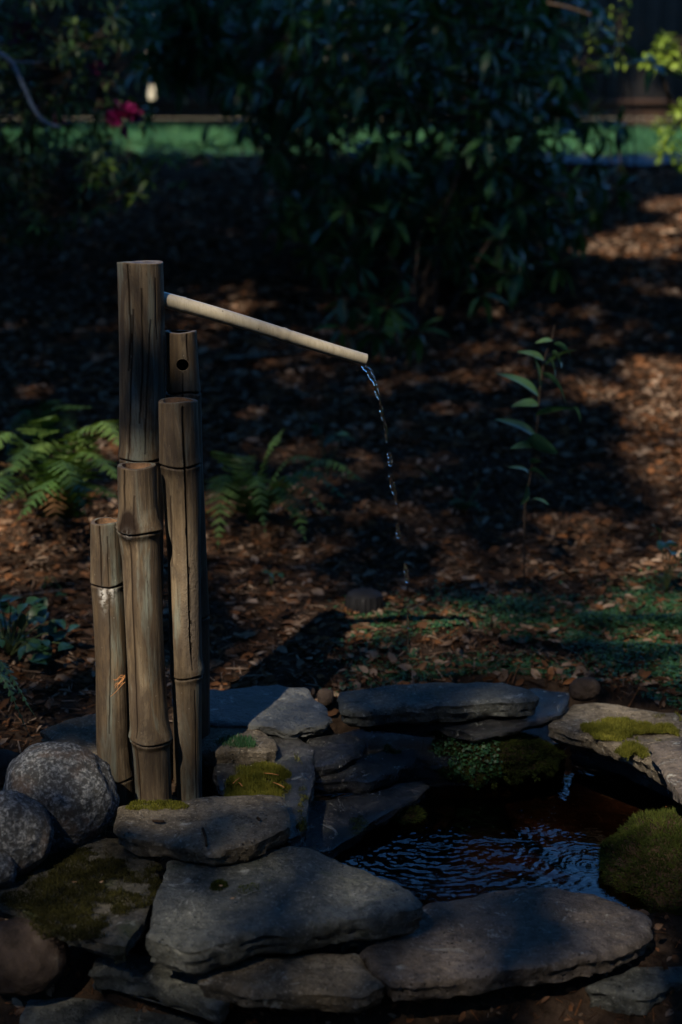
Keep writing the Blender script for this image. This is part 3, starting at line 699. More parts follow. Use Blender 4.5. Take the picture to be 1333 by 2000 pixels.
    if hole:
        hx, hy, hr = hole
        hc = P(hx, hy, Y); ks = scl(Y, hc[2]); hrm = hr*ks
        dx = V[:, 0]-hc[0]; dz = V[:, 2]-hc[2]; frnt = V[:, 1] < np.repeat(C[:, 1], n)
        d = np.sqrt(dx*dx+dz*dz); ins = (d < hrm) & frnt
        kf = ~ins[Fo].any(1); Fkeep = Fo[kf]
        # snap the rim onto the circle
        rim = np.unique(Fo[~kf]); rim = rim[~ins[rim]]
        V[rim, 0] = hc[0]+dx[rim]/d[rim]*hrm; V[rim, 2] = hc[2]+dz[rim]/d[rim]*hrm
        Fo = Fkeep
    A = dict(dark=dark.ravel(), pale=pal.ravel(), crust=cru.ravel())
    o = mk('pole', V, Fo, M[mat], parent=FO, attrs=A); o['label'] = label
    # cut end: rim ring, inner wall, diaphragm
    t3 = V[:n].copy(); ctr = C[0]; inn = ctr + (t3-ctr)*((R[0]-wall)/R[0]); inn[:, 2] = t3[:, 2]+.0002
    jj = np.arange(n); k2 = (jj+1) % n
    if closed:
        nz = .0012*fbm(inn*np.array([1, 1, 0]), 60, 3, 4); mid = ctr+(t3-ctr)*.5; mid[:, 2] += .0015; 
        Vc = np.concatenate([t3, mid, ctr[None]+[0, 0, .001]]); Fc = [(a, b, n+b, n+a) for a, b in zip(jj, k2)]+[(n+a, n+b, 2*n) for a, b in zip(jj, k2)]
        mk('cut_end', Vc, Fc, M['bamboo_end'], parent=o)
    else:
        Fc = [(a, b, n+b, n+a) for a, b in zip(jj, k2)]
        mk('cut_end', np.concatenate([t3, inn]), Fc, M['bamboo_end'], parent=o)
        lo = inn.copy(); dpt = .10; lo[:, 2] -= dpt
        i2 = inn.copy(); Vi = np.concatenate([i2, lo, (ctr-[0, 0, dpt])[None]]); Fi = [(b, a, n+a, n+b) for a, b in zip(jj, k2)]+[(n+a, 2*n, n+b) for a, b in zip(jj, k2)]
        if not hole: mk('hollow', Vi, Fi, M['bamboo_in'], parent=o)
    if hole:
        a = np.arange(48)*2*math.pi/48
        x = hc[0]+hrm*np.cos(a); z = hc[2]+hrm*np.sin(a); Rh = np.interp(hy, ypx, R); xc = np.interp(hy, ypx, C[:, 0])
        y0 = Y-np.sqrt(np.maximum(Rh**2-(x-xc)**2, 1e-6))
        V1 = np.stack([x*1, y0-.0006, z], -1); V2 = np.stack([hc[0]+(x-hc[0])*.97, y0+.007, hc[2]+(z-hc[2])*.97], -1)
        V0 = np.stack([hc[0]+(x-hc[0])*1.06, y0+.0004, hc[2]+(z-hc[2])*1.06], -1)
        b = (np.arange(48)+1) % 48; ii = np.arange(48)
        mk('hole_rim', np.concatenate([V0, V1, V2]), np.concatenate([np.stack([ii, b, 48+b, 48+ii], -1), np.stack([48+ii, 48+b, 96+b, 96+ii], -1)]), M['bamboo_end'], parent=o)
    return o
YA, YB, YC, YD, YE = 2.44, 2.47, 2.345, 2.30, 2.335
pole([(512,229,319),(520,230,319),(600,232,321),(700,234,321),(860,234,322),(890,233,323),(905,235,321),(1200,240,318),(1600,250,324)], YA,
     [(893,0,.0012),(1250,0,.001)], [([(514,256),(640,262),(720,258)], .0024, .006), ([(560,283),(700,286),(820,280)], .0007, .002), ([(600,268),(890,258)], .0009, .003), ([(620,300),(800,292),(880,290)], .0006, .0015), ([(540,308),(660,311)], .0006, .0015)],
     'bamboo', 'tallest pole with a closed top, carrying the spout', closed=True, seedv=3)
pole([(647,323,384),(700,324,387),(760,325,391),(775,325,393),(900,330,396),(1200,336,409),(1600,341,413)], YB, [(764,0,.0008),(1202,0,.001)],
     [([(649,368),(700,371)], .0026, .006), ([(724,361),(764,361),(900,366)], .0018, .004)], 'bamboo_dark', 'dark brown pole behind, with a round hole near its top', hole=(360, 709, 12), seedv=5)
pole([(782,310,387),(800,310,387),(890,312,390),(903,313,392),(915,315,391),(1000,321,392),(1075,327,392),(1210,331,394),(1285,333,396),(1305,334,399),(1330,336,395),(1435,341,395),(1600,349,396)], YC,
     [(906,0,.001),(1316,0,.0018)], [([(790,361),(900,365),(1000,368),(1100,371),(1230,375),(1300,379)], .0046, .013), ([(960,338),(1100,340)], .0005, .0015), ([(1340,384),(1560,386)], .0010, .003)],
     'bamboo', 'right front pole with a long open split and a hollow top', crust=[(382,1180,26,130),(345,1390,24,50)], seedv=7)
pole([(909,230,305),(930,230,306),(990,232,308),(1020,231,313),(1032,231,314),(1050,233,311),(1090,239,313),(1210,245,318),(1330,251,324),(1400,254,329),(1430,256,334),(1441,257,334),(1455,259,332),(1480,262,333),(1600,269,338)], YD,
     [(1033,10,.0030),(1441,20,.0034)], [([(911,248),(960,249),(1015,251)], .0030, .009), ([(960,268),(1030,269)], .0005, .0015), ([(1048,259),(1150,262),(1250,266),(1330,269),(1430,272)], .0030, .010), ([(1442,272),(1570,280)], .0013, .004)],
     'bamboo', 'front pole with a triangular knot and bulging joints', knots=[(257, 1018, 19, 30, .0042)], sulci=[([(1046,254),(1250,262),(1430,270)], .0030, .0055, 1), ([(1046,275),(1300,288)], -.0010, .004, 1)], seedv=11)
pole([(1018,177,240),(1040,177,240),(1120,177,242),(1137,178,243),(1150,179,243),(1210,183,247),(1300,187,251),(1450,189,255),(1495,194,259),(1516,198,262),(1600,203,266)], YE,
     [(1138,0,.0010),(1516,0,.001)], [([(1021,200),(1060,203),(1135,205)], .0018, .005), ([(1040,216),(1136,218)], .0005, .0015), ([(1160,219),(1300,222),(1420,219)], .0006, .0015)],
     'bamboo', 'shortest pole with a rust-brown hollow top and pale drips below its joint', pale=[(207,1146,7,26),(224,1145,8,16)], seedv=13)
# spout
a = P(300, 580, 2.448); b = P(714, 700.5, 2.575); sx = np.linspace(0, 1, 90)[:, None]; ax = a+(b-a)*sx + np.array([0, 0, 1])*(.0018*np.sin(sx*5))
ra = 15.4*scl(2.43, .7); rb = 11.6*scl(2.57, .7); rr = ra+(rb-ra)*sx[:, 0]; rr = rr+.0010*np.exp(-((sx[:, 0]-.60)/.010)**2)-.0006*np.exp(-((sx[:, 0]-.625)/.008)**2)+.0007*np.exp(-((sx[:, 0]-.13)/.010)**2)
V, Fc = tube(ax, rr, 48, cap=False)
sp_o = mk('spout', V, Fc, M['bamboo_pale'], parent=FO); sp_o['label'] = 'pale smooth thin bamboo spout slanting down'
e0 = V[-48:]; ctr = ax[-1]; inn = ctr+(e0-ctr)*.72; deep = inn-(ax[-1]-ax[-12]); jj = np.arange(48); k2 = (jj+1) % 48
mk('cut_end', np.concatenate([e0, inn, deep]), np.concatenate([np.stack([jj, k2, 48+k2, 48+jj], -1), np.stack([48+jj, 48+k2, 96+k2, 96+jj], -1)]), M['bamboo_end'], parent=sp_o)
# knots of root fibre on the short pole
fb = []
for k in range(7):
    a0 = P(244+random.uniform(-3, 3), 1325+random.uniform(-8, 8), 2.285); q = [a0]
    for _ in range(3): q.append(q[-1]+np.array([-random.uniform(.002, .010), -.001, random.uniform(-.012, .003)]))
    fb.append(tube(curve(q, 8), .0004, 4))
V, Fc = merge(fb); tag(mk('plant_fibres', V, Fc, M['needle']), 'few thin dry fibres caught between the short pole and the front pole', 'plant fibres')

# ------------------------------------------------------------------ falling water
WP = [(709,712),(716,722),(724,734),(732,746),(735,762),(741,779),(744,795),(747,812),(753,834),(756,865)]
def strand(pts, rads, Ys, parent, name, tw=0, label=None):
    c = np.array([P(x, y, Yy) for (x, y), Yy in zip(pts, Ys)]); cc = curve(c, 14*len(pts))
    u = np.linspace(0, 1, len(cc)); r = np.interp(u, np.linspace(0, 1, len(rads)), rads)
    r = 1.35*r*(1+.16*np.sin(u*len(pts)*2.9+tw)+.10*np.sin(u*len(pts)*7.3+1)); r[0] = min(r[0], .0006); r[-1] = .0002
    V, Fc = tube(cc, r, 14)
    # flatten and twist the section
    o = mk(name, V, Fc, M['stream'], parent=parent); return o
L0 = P(812, 1352, 2.58)
WS = empty('water_stream', P(812, 1362, 2.58), 'thin stream of water arcing from the bamboo spout and breaking into drops', 'water stream')
k = .00083
strand(WP, [4*k, 3.2*k, 4*k, 3*k, 2.8*k, 2.2*k, 2.6*k, 2.4*k, 2.8*k, 1.*k], np.linspace(2.575, 2.575, len(WP)), WS, 'stream')
strand([(713,714),(724,720),(731,735),(737,752),(741,767)], [1.2*k, 1.2*k, 1.6*k, 1*k, .6*k], [2.572]*5, WS, 'stream', 2)
strand([(760,884),(762,897),(763,911)], [2.97*k, 4.32*k, 2.03*k], [2.576]*3, WS, 'drop', 1)
strand([(762,926),(765,940),(769,958),(775,985)], [2.43*k, 4.05*k, 3.51*k, 0.81*k], [2.576]*4, WS, 'drop', 2)
strand([(769,930),(773,955),(779,990),(784,1014)], [.5*k, .8*k, .7*k, .4*k], [2.576]*4, WS, 'drop', .5)
strand([(776,1022),(778,1036),(779,1052)], [2.03*k, 4.59*k, 2.16*k], [2.577]*3, WS, 'drop', 1)
strand([(792,1100),(794,1120),(797,1138)], [2.43*k, 4.86*k, 2.43*k], [2.577]*3, WS, 'drop', 0)
strand([(796,1185),(797,1205),(799,1228)], [1.02*k, 2.43*k, 1.62*k], [2.578]*3, WS, 'drop', 1)
strand([(797,1240),(798,1256),(799,1276)], [1.41*k, 3.04*k, 1.22*k], [2.578]*3, WS, 'drop', 2)
strand([(808,1320),(809,1340),(812,1356)], [0.60*k, 1.20*k, 2.70*k], [2.58]*3, WS, 'drop', 2)
for q in range(9):
    c = P(812+random.uniform(-14, 14), 1352-random.uniform(0, 12), 2.58+random.uniform(-.01, .01))
    V, Fc = tube(np.array([c, c+[0, 0, .001], c+[0, 0, .002]]), [.0003, .0007, .0003], 6); mk('drop', V, Fc, M['stream'], parent=WS)
DR = empty('water_drips', P(824, 1524, 2.56), 'thin drips of water falling from under the back slab onto the cascade ledge', 'water drips')
strand([(822,1398),(825,1420),(826,1450),(824,1480),(823,1522)], [1.2*k, 1.4*k, 1.8*k, 1.6*k, 1.4*k], [2.57]*5, DR, 'stream', 1)
strand([(803,1402),(804,1425),(807,1445)], [2*k, 1.2*k, .6*k], [2.58]*3, DR, 'stream', 2)
strand([(819,1455),(817,1485),(819,1512)], [.8*k, 1.2*k, .8*k], [2.57]*3, DR, 'stream', 2)
# bubbles on the pond
bub = [(1018,1587,6,'largest clear bubble floating in the dark middle of the pond'), (1092,1628,5,'clear bubble in front of the submerged stone'), (1150,1692,6,'clear bubble with a ring near the mossy mound'),
       (922,1550,4,'tiny bubble under the hanging moss'), (1010,1662,4,'tiny bubble at the edge of the blue ripples'), (1002,1582,3,'tiny bubble touching the largest bubble')]
for px, py, r, lb in bub:
    c = G(px, py, WZ); s = scl(c[1], WZ)*r
    th = np.linspace(0, math.pi/2, 8); n = 16; a = np.arange(n)*2*math.pi/n
    V = np.concatenate([np.stack([c[0]+s*np.cos(t)*np.cos(a), c[1]+s*np.cos(t)*np.sin(a), np.full(n, WZ+.0008+s*.8*np.sin(t))], -1) for t in th])
    i = np.arange(7)[:, None]*n; j = np.arange(n)[None]; j2 = (j+1) % n
    tag(mk('bubble', V, np.stack([i+j, i+j2, i+n+j2, i+n+j], -1).reshape(-1, 4), M['water'], origin=c), lb, 'bubble', 'bubbles on the pond')
#APPEND
# ------------------------------------------------------------------ litter
def litter_field(n, xr, yr, T, TF, smin, smax, flat=.35, lift=.004, dens=None, aspect=None, vr=(0, 1)):
    x = rng.uniform(*xr, n); y = yr[0]+(yr[1]-yr[0])*rng.random(n)**1.3
    hw = (y*cp+.25)*.25+.35; k = (np.abs(x) < hw+.0) & (pit(x, y) > 1.06); x, y = x[k], y[k]
    if dens is not None: k = dens(x, y) > rng.random(len(x)); x, y = x[k], y[k]
    m = len(x); z = gz(x, y)+lift*rng.random(m)
    s = smin+(smax-smin)*rng.random(m)**2; s3 = np.stack([s, s*(aspect if aspect else rng.uniform(.35, .7, m)), s], -1)
    eps = .02; gy = (gz(x, y+eps)-gz(x, y-eps))/(2*eps); slope = rotx(np.arctan(gy))
    R = slope @ rotz(rng.uniform(0, 6.28, m)) @ rotx(rng.normal(0, flat, m)) @ roty(rng.normal(0, flat*.6, m))
    V, Fc = scatter(T, TF, np.stack([x, y, z], -1), R, s3)
    var = np.clip(vr[0]+(vr[1]-vr[0])*rng.random(m)**1.05, 0, 1); return V, Fc, np.repeat(var, len(T))
def fields(L):
    parts = merge([(a, b) for a, b, c in L]); return parts[0], parts[1], np.concatenate([c for a, b, c in L])
LT = np.array([[-.5,0,.02],[-.2,.42,.10],[.2,.40,.12],[.5,0,.0],[.2,-.40,.10],[-.2,-.42,.13],[0,0,.0]]); LTF = np.array([[0,6,1],[1,6,2],[2,6,3],[3,6,4],[4,6,5],[5,6,0]])
ST = np.array([[-.5,-.06,0],[.5,-.05,.02],[.5,.05,.02],[-.5,.06,0],[0,0,.06]]); STF = np.array([[0,1,4],[1,2,4],[2,3,4],[3,0,4]])
notsl = lambda x, y: np.where(y < 2.72, .6, 1.)
lit = [litter_field(26000, (-1.2, 1.6), (2.2, 4.6), LT, LTF, .008, .042, .45, .008, notsl),
       litter_field(26000, (-1.2, 1.6), (2.2, 4.6), ST, STF, .012, .055, .3, .008, notsl),
       litter_field(48000, (-3, 3), (4.4, 9.0), LT, LTF, .02, .06, .4, .01),
       litter_field(26000, (-3, 3), (4.4, 9.0), ST, STF, .03, .09, .3, .01),
       litter_field(6000, (-.8, .9), (1.6, 2.3), ST, STF, .008, .03, .3, .005, vr=(0, .6)),
       litter_field(2500, (-.8, .9), (1.6, 2.3), LT, LTF, .008, .025, .4, .005)]
V, Fc, va = fields(lit)
tag(mk('leaf_litter', V, Fc, M['litter'], attrs={'var': va}, smooth=False), 'brown mulch of dead leaves, bark chips and needles covering the soil', 'leaf litter', kind='stuff')
# small green ground cover behind the pond
def gd(x, y):
    p = np.stack([x, y, x*0], -1); px = 666.5+F*x/(y*cp+(CZ-gz(x, y))*sp)
    return sstep(600, 980, px)*np.clip(.5+.9*fbm(p, 5, 3, 4)+.5*sstep(850, 1100, px), 0, 1)*sstep(3.55, 3.15, y+.2*vn(p, 3, 8))*sstep(2.66, 2.74, y)
CT = np.array([[0,-.5,0],[.4,0,.15],[0,.5,0],[-.4,0,.15]]); CTF = np.array([[0,1,2],[0,2,3]])
L = []
for q in range(1):
    n = 210000; x = rng.uniform(-.3, 1.3, n); y = rng.uniform(2.62, 3.6, n); k = (gd(x, y) > rng.random(n)) & (pit(x, y) > 1.1); x, y = x[k], y[k]; m = len(x)
    p = np.stack([x, y, x*0], -1); z = gz(x, y)+.002+.022*rng.random(m)*np.clip(.3+vn(p, 12, 3), .1, 1)
    V, Fc = scatter(CT, CTF, np.stack([x, y, z], -1), rotz(rng.uniform(0, 6.28, m)) @ rotx(rng.normal(0, .5, m)), rng.uniform(.005, .012, m)); L.append((V, Fc, np.repeat(rng.random(m), 4)))
V, Fc, va = fields(L); tag(mk('ground_cover', V, Fc, M['cover'], attrs={'var': va}, smooth=False), 'low mat of tiny dark green leaves behind the pond', 'ground cover', kind='stuff')

# single leaves, sticks and needles that can be told apart
def curl_leaf(px, py, size, mat, label, name='dry_leaf', Y=None, z=None, rot=0, asp=.5, tilt=.2, cat='leaf', group=None, parent=None):
    c = GT(px, py) if z is None else G(px, py, z)
    if Y is not None: c = P(px, py, Y)
    u = np.linspace(-1, 1, 13); v = np.linspace(-1, 1, 7); U, W = np.meshgrid(u, v); wd = np.sqrt(np.clip(1-U**2, 0, 1))*(1-.25*U)
    x = U*size/2; y = W*wd*size*asp/2; zz = size*(.10*W**2+.12*U**2+.03*np.sin(U*7))
    q = np.stack([x, y, zz], -1).reshape(-1, 3); R = rotz(np.array([rot]))[0] @ rotx(np.array([tilt]))[0]
    i = np.arange(6)[:, None]*13; j = np.arange(12)[None]; Fc = np.stack([i+j, i+j+1, i+13+j+1, i+13+j], -1).reshape(-1, 4)
    o = mk(name, q @ R.T + c + [0, 0, .004], Fc, M[mat], origin=c, attrs={'var': np.full(len(q), random.random())}); return tag(o, label, cat, group)
curl_leaf(1253, 1346, .026, 'dry_leaf', 'pale dry leaf lying on the ground cover above the golden moss slab', rot=1, tilt=.7)
curl_leaf(740, 918, .06, 'dry_leaf', 'orange-brown dead leaf left of the falling water, beside the small fern', rot=.3, tilt=.3)
curl_leaf(566, 884, .05, 'dry_leaf', 'pinkish brown dead leaf behind the small fern', rot=1.2, tilt=.5)
curl_leaf(345, 1038, .03, 'dry_leaf', 'curled dead leaf behind the poles')
curl_leaf(1030, 1232, .035, 'dry_leaf', 'pale forked dead leaf on the mulch above the ground cover', rot=-.5)
curl_leaf(1222, 1158, .03, 'plastic', 'dark grey flake lying in the sunlit mulch', rot=.2)
curl_leaf(170, 1112, .05, 'dry_leaf', 'large pale dead leaf in a weak patch of sun beside the shortest pole', rot=.2, tilt=.3)
curl_leaf(480, 1250, .06, 'dry_leaf', 'grey dead leaf lying flat in front of the small fern', rot=.4, tilt=.1)
curl_leaf(432, 1735, .006, 'dry_leaf', 'tiny white petal next to the moss tuft on the large slab', z=.018, name='petal', cat='petal')
curl_leaf(454, 1760, .007, 'dry_leaf', 'tiny pale flake in the middle of the large slab', z=.018, name='petal', cat='petal', rot=.4)
curl_leaf(198, 1728, .007, 'dry_leaf', 'tiny pale flake on the dark moss carpet', z=.009, name='petal', cat='petal', rot=.8)
curl_leaf(146, 1728, .008, 'dry_leaf', 'thin tan flake left of the pale flake on the dark moss carpet', z=.009, name='petal', cat='petal', rot=.2, asp=.3)
curl_leaf(1284, 1815, .018, 'dry_leaf', 'pale crumpled leaf stuck at the right tip of the broad brown slab', z=-.045, rot=.6, tilt=.8)
curl_leaf(1258, 1550, .012, 'needle', 'curled tan leaf floating near the right bank', z=WZ+.001, asp=.25, rot=.3)
curl_leaf(1305, 1580, .013, 'needle', 'red-brown leaf scrap at the water edge on the right', z=WZ+.002, asp=.25, rot=.5)
curl_leaf(1190, 1500, .012, 'dry_leaf', 'pale leaf scrap floating below the golden moss slab', z=WZ+.001, asp=.3, rot=2)
def stick(p, r, label, mat='twig', name='twig', cat='twig', group=None, zoff=.004, z=None):
    q = [np.append(G(a, b, z)[:2], z) if z is not None else GT(a, b)+[0, 0, zoff] for a, b in p]
    V, Fc = tube(curve(q, 14), np.linspace(r, r*.45, 14), 6)
    return tag(mk(name, V, Fc, M[mat], origin=q[0]), label, cat, group)
stick([(1203,1292),(1225,1286),(1256,1280)], .0016, 'thin bare twig lying on the ground cover near the right edge')
stick([(1060,1222),(1090,1232),(1125,1244)], .0016, 'bent twig beside the pale forked leaf')
stick([(945,1302),(960,1290),(985,1262)], .0014, 'twig lying diagonally across the ground cover')
stick([(800,1198),(815,1188),(836,1178)], .003, 'pale flat splinter behind the falling water')
stick([(440,704),(500,700),(570,690),(620,680)], .010, 'grey bare branch lying on the dark mulch below the spout', name='fallen_branch', cat='branch')
stick([(1168,612),(1230,622),(1290,640)], .005, 'dark stick on the shaded mulch at the right')
stick([(20,1172),(100,1160),(190,1150)], .004, 'long thin stick on the mulch left of the shortest pole')
stick([(905,1130),(960,1160),(1005,1190)], .003, 'stick lying in the sunlit mulch right of the falling water')
stick([(1060,1140),(1110,1120),(1150,1118)], .003, 'short stick across the sunlit mulch behind the tall stalk plant')
# pale wood chip by the back corner
a = GT(1118, 1362); b = GT(1168, 1362); c0 = (a+b)/2+[0, 0, .012]
V = []; 
for sz in (0, 1):
    for k_, (u, v) in enumerate([(-.5,-.5),(.1,-.6),(.5,-.35),(.52,.4),(-.1,.5),(-.48,.45)]): V.append(c0+[u*.045, v*.014, -.003+.005*sz+.001*u])
n6 = 6; Fc = [(5,4,3,2,1,0), (6,7,8,9,10,11)]+[(i, (i+1) % 6, 6+(i+1) % 6, 6+i) for i in range(6)]
tag(mk('wood_chip', np.array(V), Fc, M['dry_leaf'], origin=c0, smooth=False), 'pale flat wood chip resting against the corner of the back slabs', 'wood chip')
for px, py, dx, dy, lb in [(545,1533,22,10,'bright orange needle on the golden moss'), (530,1512,30,4,'rusty needle lying above the bright orange one'), (462,1525,14,-12,'dark red needle at the left end of the golden moss'), (470,1532,8,8,'short red needle crossing the dark red one')]:
    q = [G(px-dx/2, py-dy/2, .041), G(px, py-1, .045), G(px+dx/2, py+dy/2, .042)]; V, Fc = tube(curve(q, 6), .0008, 5)
    tag(mk('needle', V, Fc, M['needle'], origin=q[1]), lb, 'needle', 'needles on the golden moss')
for px, py, dx, dy, lb in [(400,1635,8,34,'dark soggy twig lying in the middle of the tan flagstone'), (310,1604,22,2,'dark plant scrap at the left of the tan flagstone'), (505,1600,4,5,'tiny dark crumb on the right of the tan flagstone')]:
    q = [G(px-dx/2, py-dy/2, .058), G(px+2, py, .060), G(px+dx/2, py+dy/2, .058)]; V, Fc = tube(curve(q, 6), .0022, 6)
    tag(mk('plant_scrap', V, Fc, M['soil'], origin=q[1]), lb, 'plant scrap')

# small black ribbed cap
c = GT(712, 1190); s = scl(c[1], c[2]); R0 = 36*s
prof = [(1, 0), (1.02, .35), (1., .8), (.93, 1.0), (.75, 1.12), (.4, 1.2), (0.001, 1.22)]; n = 72; a = np.arange(n)*2*math.pi/n; rb_ = 1+.05*np.sign(np.sin(a*18))
V = np.concatenate([np.stack([c[0]+R0*r_*np.where(h_ < .9, rb_, 1)*np.cos(a), c[1]+R0*r_*np.where(h_ < .9, rb_, 1)*np.sin(a), np.full(n, c[2]-.008+R0*h_)], -1) for r_, h_ in prof])
i = np.arange(len(prof)-1)[:, None]*n; j = np.arange(n)[None]; j2 = (j+1) % n
tag(mk('drain_cap', V, np.stack([i+j, i+j2, i+n+j2, i+n+j], -1).reshape(-1, 4), M['plastic'], origin=c, sharp=35), 'small round black ribbed plastic cap sitting on the mulch behind the water', 'cap')
boulder(682, 1100, 24, 14, 3.75, 'plastic', 'small flat dark stone behind the black cap', 51, name='rock', cat='rock')

# ------------------------------------------------------------------ leaves as objects
def leaf_mesh(name, L, Wd, mat, droop=.3, fold=.25, nseg=6, wave=0., tip=1.5, var=.5):
    u = np.linspace(0, 1, nseg+1); w_ = Wd/2*np.sin(math.pi*np.clip(u, 0, 1)**.8)**.8*(1-.2*u); w_[0] = Wd*.04; w_[-1] = 0.0002
    V = []; 
    for k in range(nseg+1):
        z = -droop*L*u[k]**2; y = L*(u[k]-.12*droop*u[k]**2); up = fold*w_[k]
        V += [(-w_[k], y, z+up+wave*L*math.sin(u[k]*14)*.5), (0, y, z), (w_[k], y, z+up-wave*L*math.sin(u[k]*14)*.5)]
    Fc = []
    for k in range(nseg):
        for j in range(2): Fc.append((k*3+j, k*3+j+1, k*3+4+j, k*3+3+j))
    me = bpy.data.meshes.new(name); me.from_pydata(V, [], Fc); me.update()
    at = me.attributes.new('var', 'FLOAT', 'POINT'); at.data.foreach_set('value', np.full(len(V), var, np.float32))
    me.polygons.foreach_set('use_smooth', np.ones(len(Fc), dtype=bool)); me.materials.append(M[mat]); return me
def leaf_arr(me):
    V = np.array([v.co[:] for v in me.vertices]); Fc = np.array([p.vertices[:] for p in me.polygons]); return V, Fc
def basis(d, roll=0., up=(0, 0, 1)):
    """matrix whose +Y is d and +Z is near up"""
    y = np.array(d, float); y /= np.linalg.norm(y)+1e-9; u = np.array(up, float)
    x = np.cross(y, u); 
    if np.linalg.norm(x) < 1e-3: x = np.array([1., 0, 0])
    x /= np.linalg.norm(x); z = np.cross(x, y); c, s = math.cos(roll), math.sin(roll)
    return np.stack([x*c+z*s, y, -x*s+z*c], -1)
from mathutils import Matrix
def put(me, pos, R, s, parent, name='leaf'):
    o = bpy.data.objects.new(name, me); m4 = Matrix.Identity(4)
    p = pos-world_loc(parent)
    for i in range(3):
        for j in range(3): m4[i][j] = float(R[i, j]*s)
        m4[i][3] = float(p[i])
    o.matrix_basis = m4; return link(o, parent)
RL = [leaf_mesh('rhodo_leaf', .115, .040, 'rhodo', d, .3, 5, 0, var=v) for d, v in ((.15, .2), (.3, .5), (.5, .8), (.25, 1.))]
def whorl(c, axis, R0, s, sink, n=8, droop=.4):
    axis = np.array(axis, float); axis /= np.linalg.norm(axis); B = basis(axis, random.random()*6)
    for k in range(n):
        a = k*2*math.pi/n+random.uniform(-.25, .25); e = random.uniform(-droop, .5)
        d = B @ np.array([math.cos(a)*math.cos(e), math.sin(e), math.sin(a)*math.cos(e)]); d[2] -= random.uniform(-.15, .22)
        sink.append((np.array(c)+d*.01, basis(d, random.uniform(-.5, .5)), s*random.uniform(.7, 1.15), random.randrange(4)))
def emit(leaves, parent, metas, key, nobj=290, stuffname='foliage', mat=None):
    leaves = sorted(leaves, key=key); n1 = leaves[:nobj]; n2 = leaves[nobj:]
    for p, R, s, q in n1: put(metas[q], p, R, s, parent)
    if n2:
        Vs, Fs, va = [], [], []; off = 0
        for q in range(len(metas)):
            sel = [l for l in n2 if l[3] == q]
            if not sel: continue
            T, TF = leaf_arr(metas[q]); V, Fc = scatter(T, TF, np.array([l[0] for l in sel]), np.array([l[1] for l in sel]), np.array([l[2] for l in sel]))
            Vs.append(V); Fs.append(Fc+off); off += len(V); va.append(np.repeat(np.clip(metas[q].attributes['var'].data[0].value+rng.normal(0, .15, len(sel)), 0, 1), len(T)))
        o = mk(stuffname, np.concatenate(Vs), np.concatenate(Fs), mat or metas[0].materials[0], parent=parent, attrs={'var': np.concatenate(va)}); o['kind'] = 'stuff'
def inframe(p, m=60):
    d = p[1]*cp+(CZ-p[2])*sp; y = p[1]*sp-(CZ-p[2])*cp   # camera axes
    if d < .1: return False
    X = 666.5+F*p[0]/d; yy = 1000-F*((p[2]-CZ)*cp+p[1]*sp)/d
    return -m < X < 1333+m and -m < yy < 2000+m
def shrub(name, label, cat, base, ctr, rad, nwh, specs, metas, seed, branch_r=.009, lsize=1., front=None, nbr=16, wn=8, nobj=290, hollow=.35, droop=.4, mask=None, stems=None):
    random.seed(seed); r2 = np.random.default_rng(seed)
    o = empty(name, base, label, cat); leaves = []; tips = []
    tips = [q for q in (P(px, py, Y) for px, py, Y in specs) if mask is None or mask is not mask1 or clear(q)]
    cnt = 0; tries = 0
    while cnt < nwh and tries < nwh*30:
        tries += 1
        d = r2.normal(size=3); d /= np.linalg.norm(d); rr = (hollow+(1-hollow)*r2.random())**.6; p = ctr+d*rad*rr
        if p[2] < float(gz(p[0], p[1]))+.12 or (mask and not mask(p)): continue
        tips.append(p); cnt += 1
    for p in tips:
        ax = (p-ctr)/rad*.8+np.array([0, -.25, .55])+r2.normal(0, .2, 3); whorl(p, ax, 0, lsize*random.uniform(.75, 1.1), leaves, wn, droop)
    br = []; forks = []
    for k in range(nbr):
        e = tips[int(r2.integers(0, len(tips)))]; b0 = base+np.array([r2.normal(0, .06), r2.normal(0, .06), 0])
        mid = b0+(e-b0)*.5+np.array([0, 0, .15*np.linalg.norm(e-b0)])+r2.normal(0, .07, 3); q = curve([b0, mid, e], 18)
        br.append(tube(q, np.linspace(branch_r, branch_r*.3, 18)*r2.uniform(.6, 1.2), 6)); forks.append(q)
    for p in tips:                                # twig from the nearest limb to each whorl
        q = forks[int(r2.integers(0, len(forks)))]; dd = np.linalg.norm(np.concatenate(forks)-p, axis=1); k = int(np.argmin(dd)); s_ = np.concatenate(forks)[k]
        br.append(tube(np.array([s_, (s_+p)/2+[0, 0, -.02], p]), [branch_r*.3, branch_r*.25, branch_r*.18], 4))
    V, Fc = merge(br); mk('branches', V, Fc, M['stem'], parent=o)
    for pts, rr in (stems or []):
        V, Fc = tube(curve([P(a, b, c_) for a, b, c_ in pts], 20), np.linspace(rr, rr*.6, 20), 8); mk('branch', V, Fc, M['stem'], parent=o)
    emit(leaves, o, metas, lambda l: (not inframe(l[0]), l[0][1]), nobj); return o
def gp(px, py, z_=None): return GT(px, py)
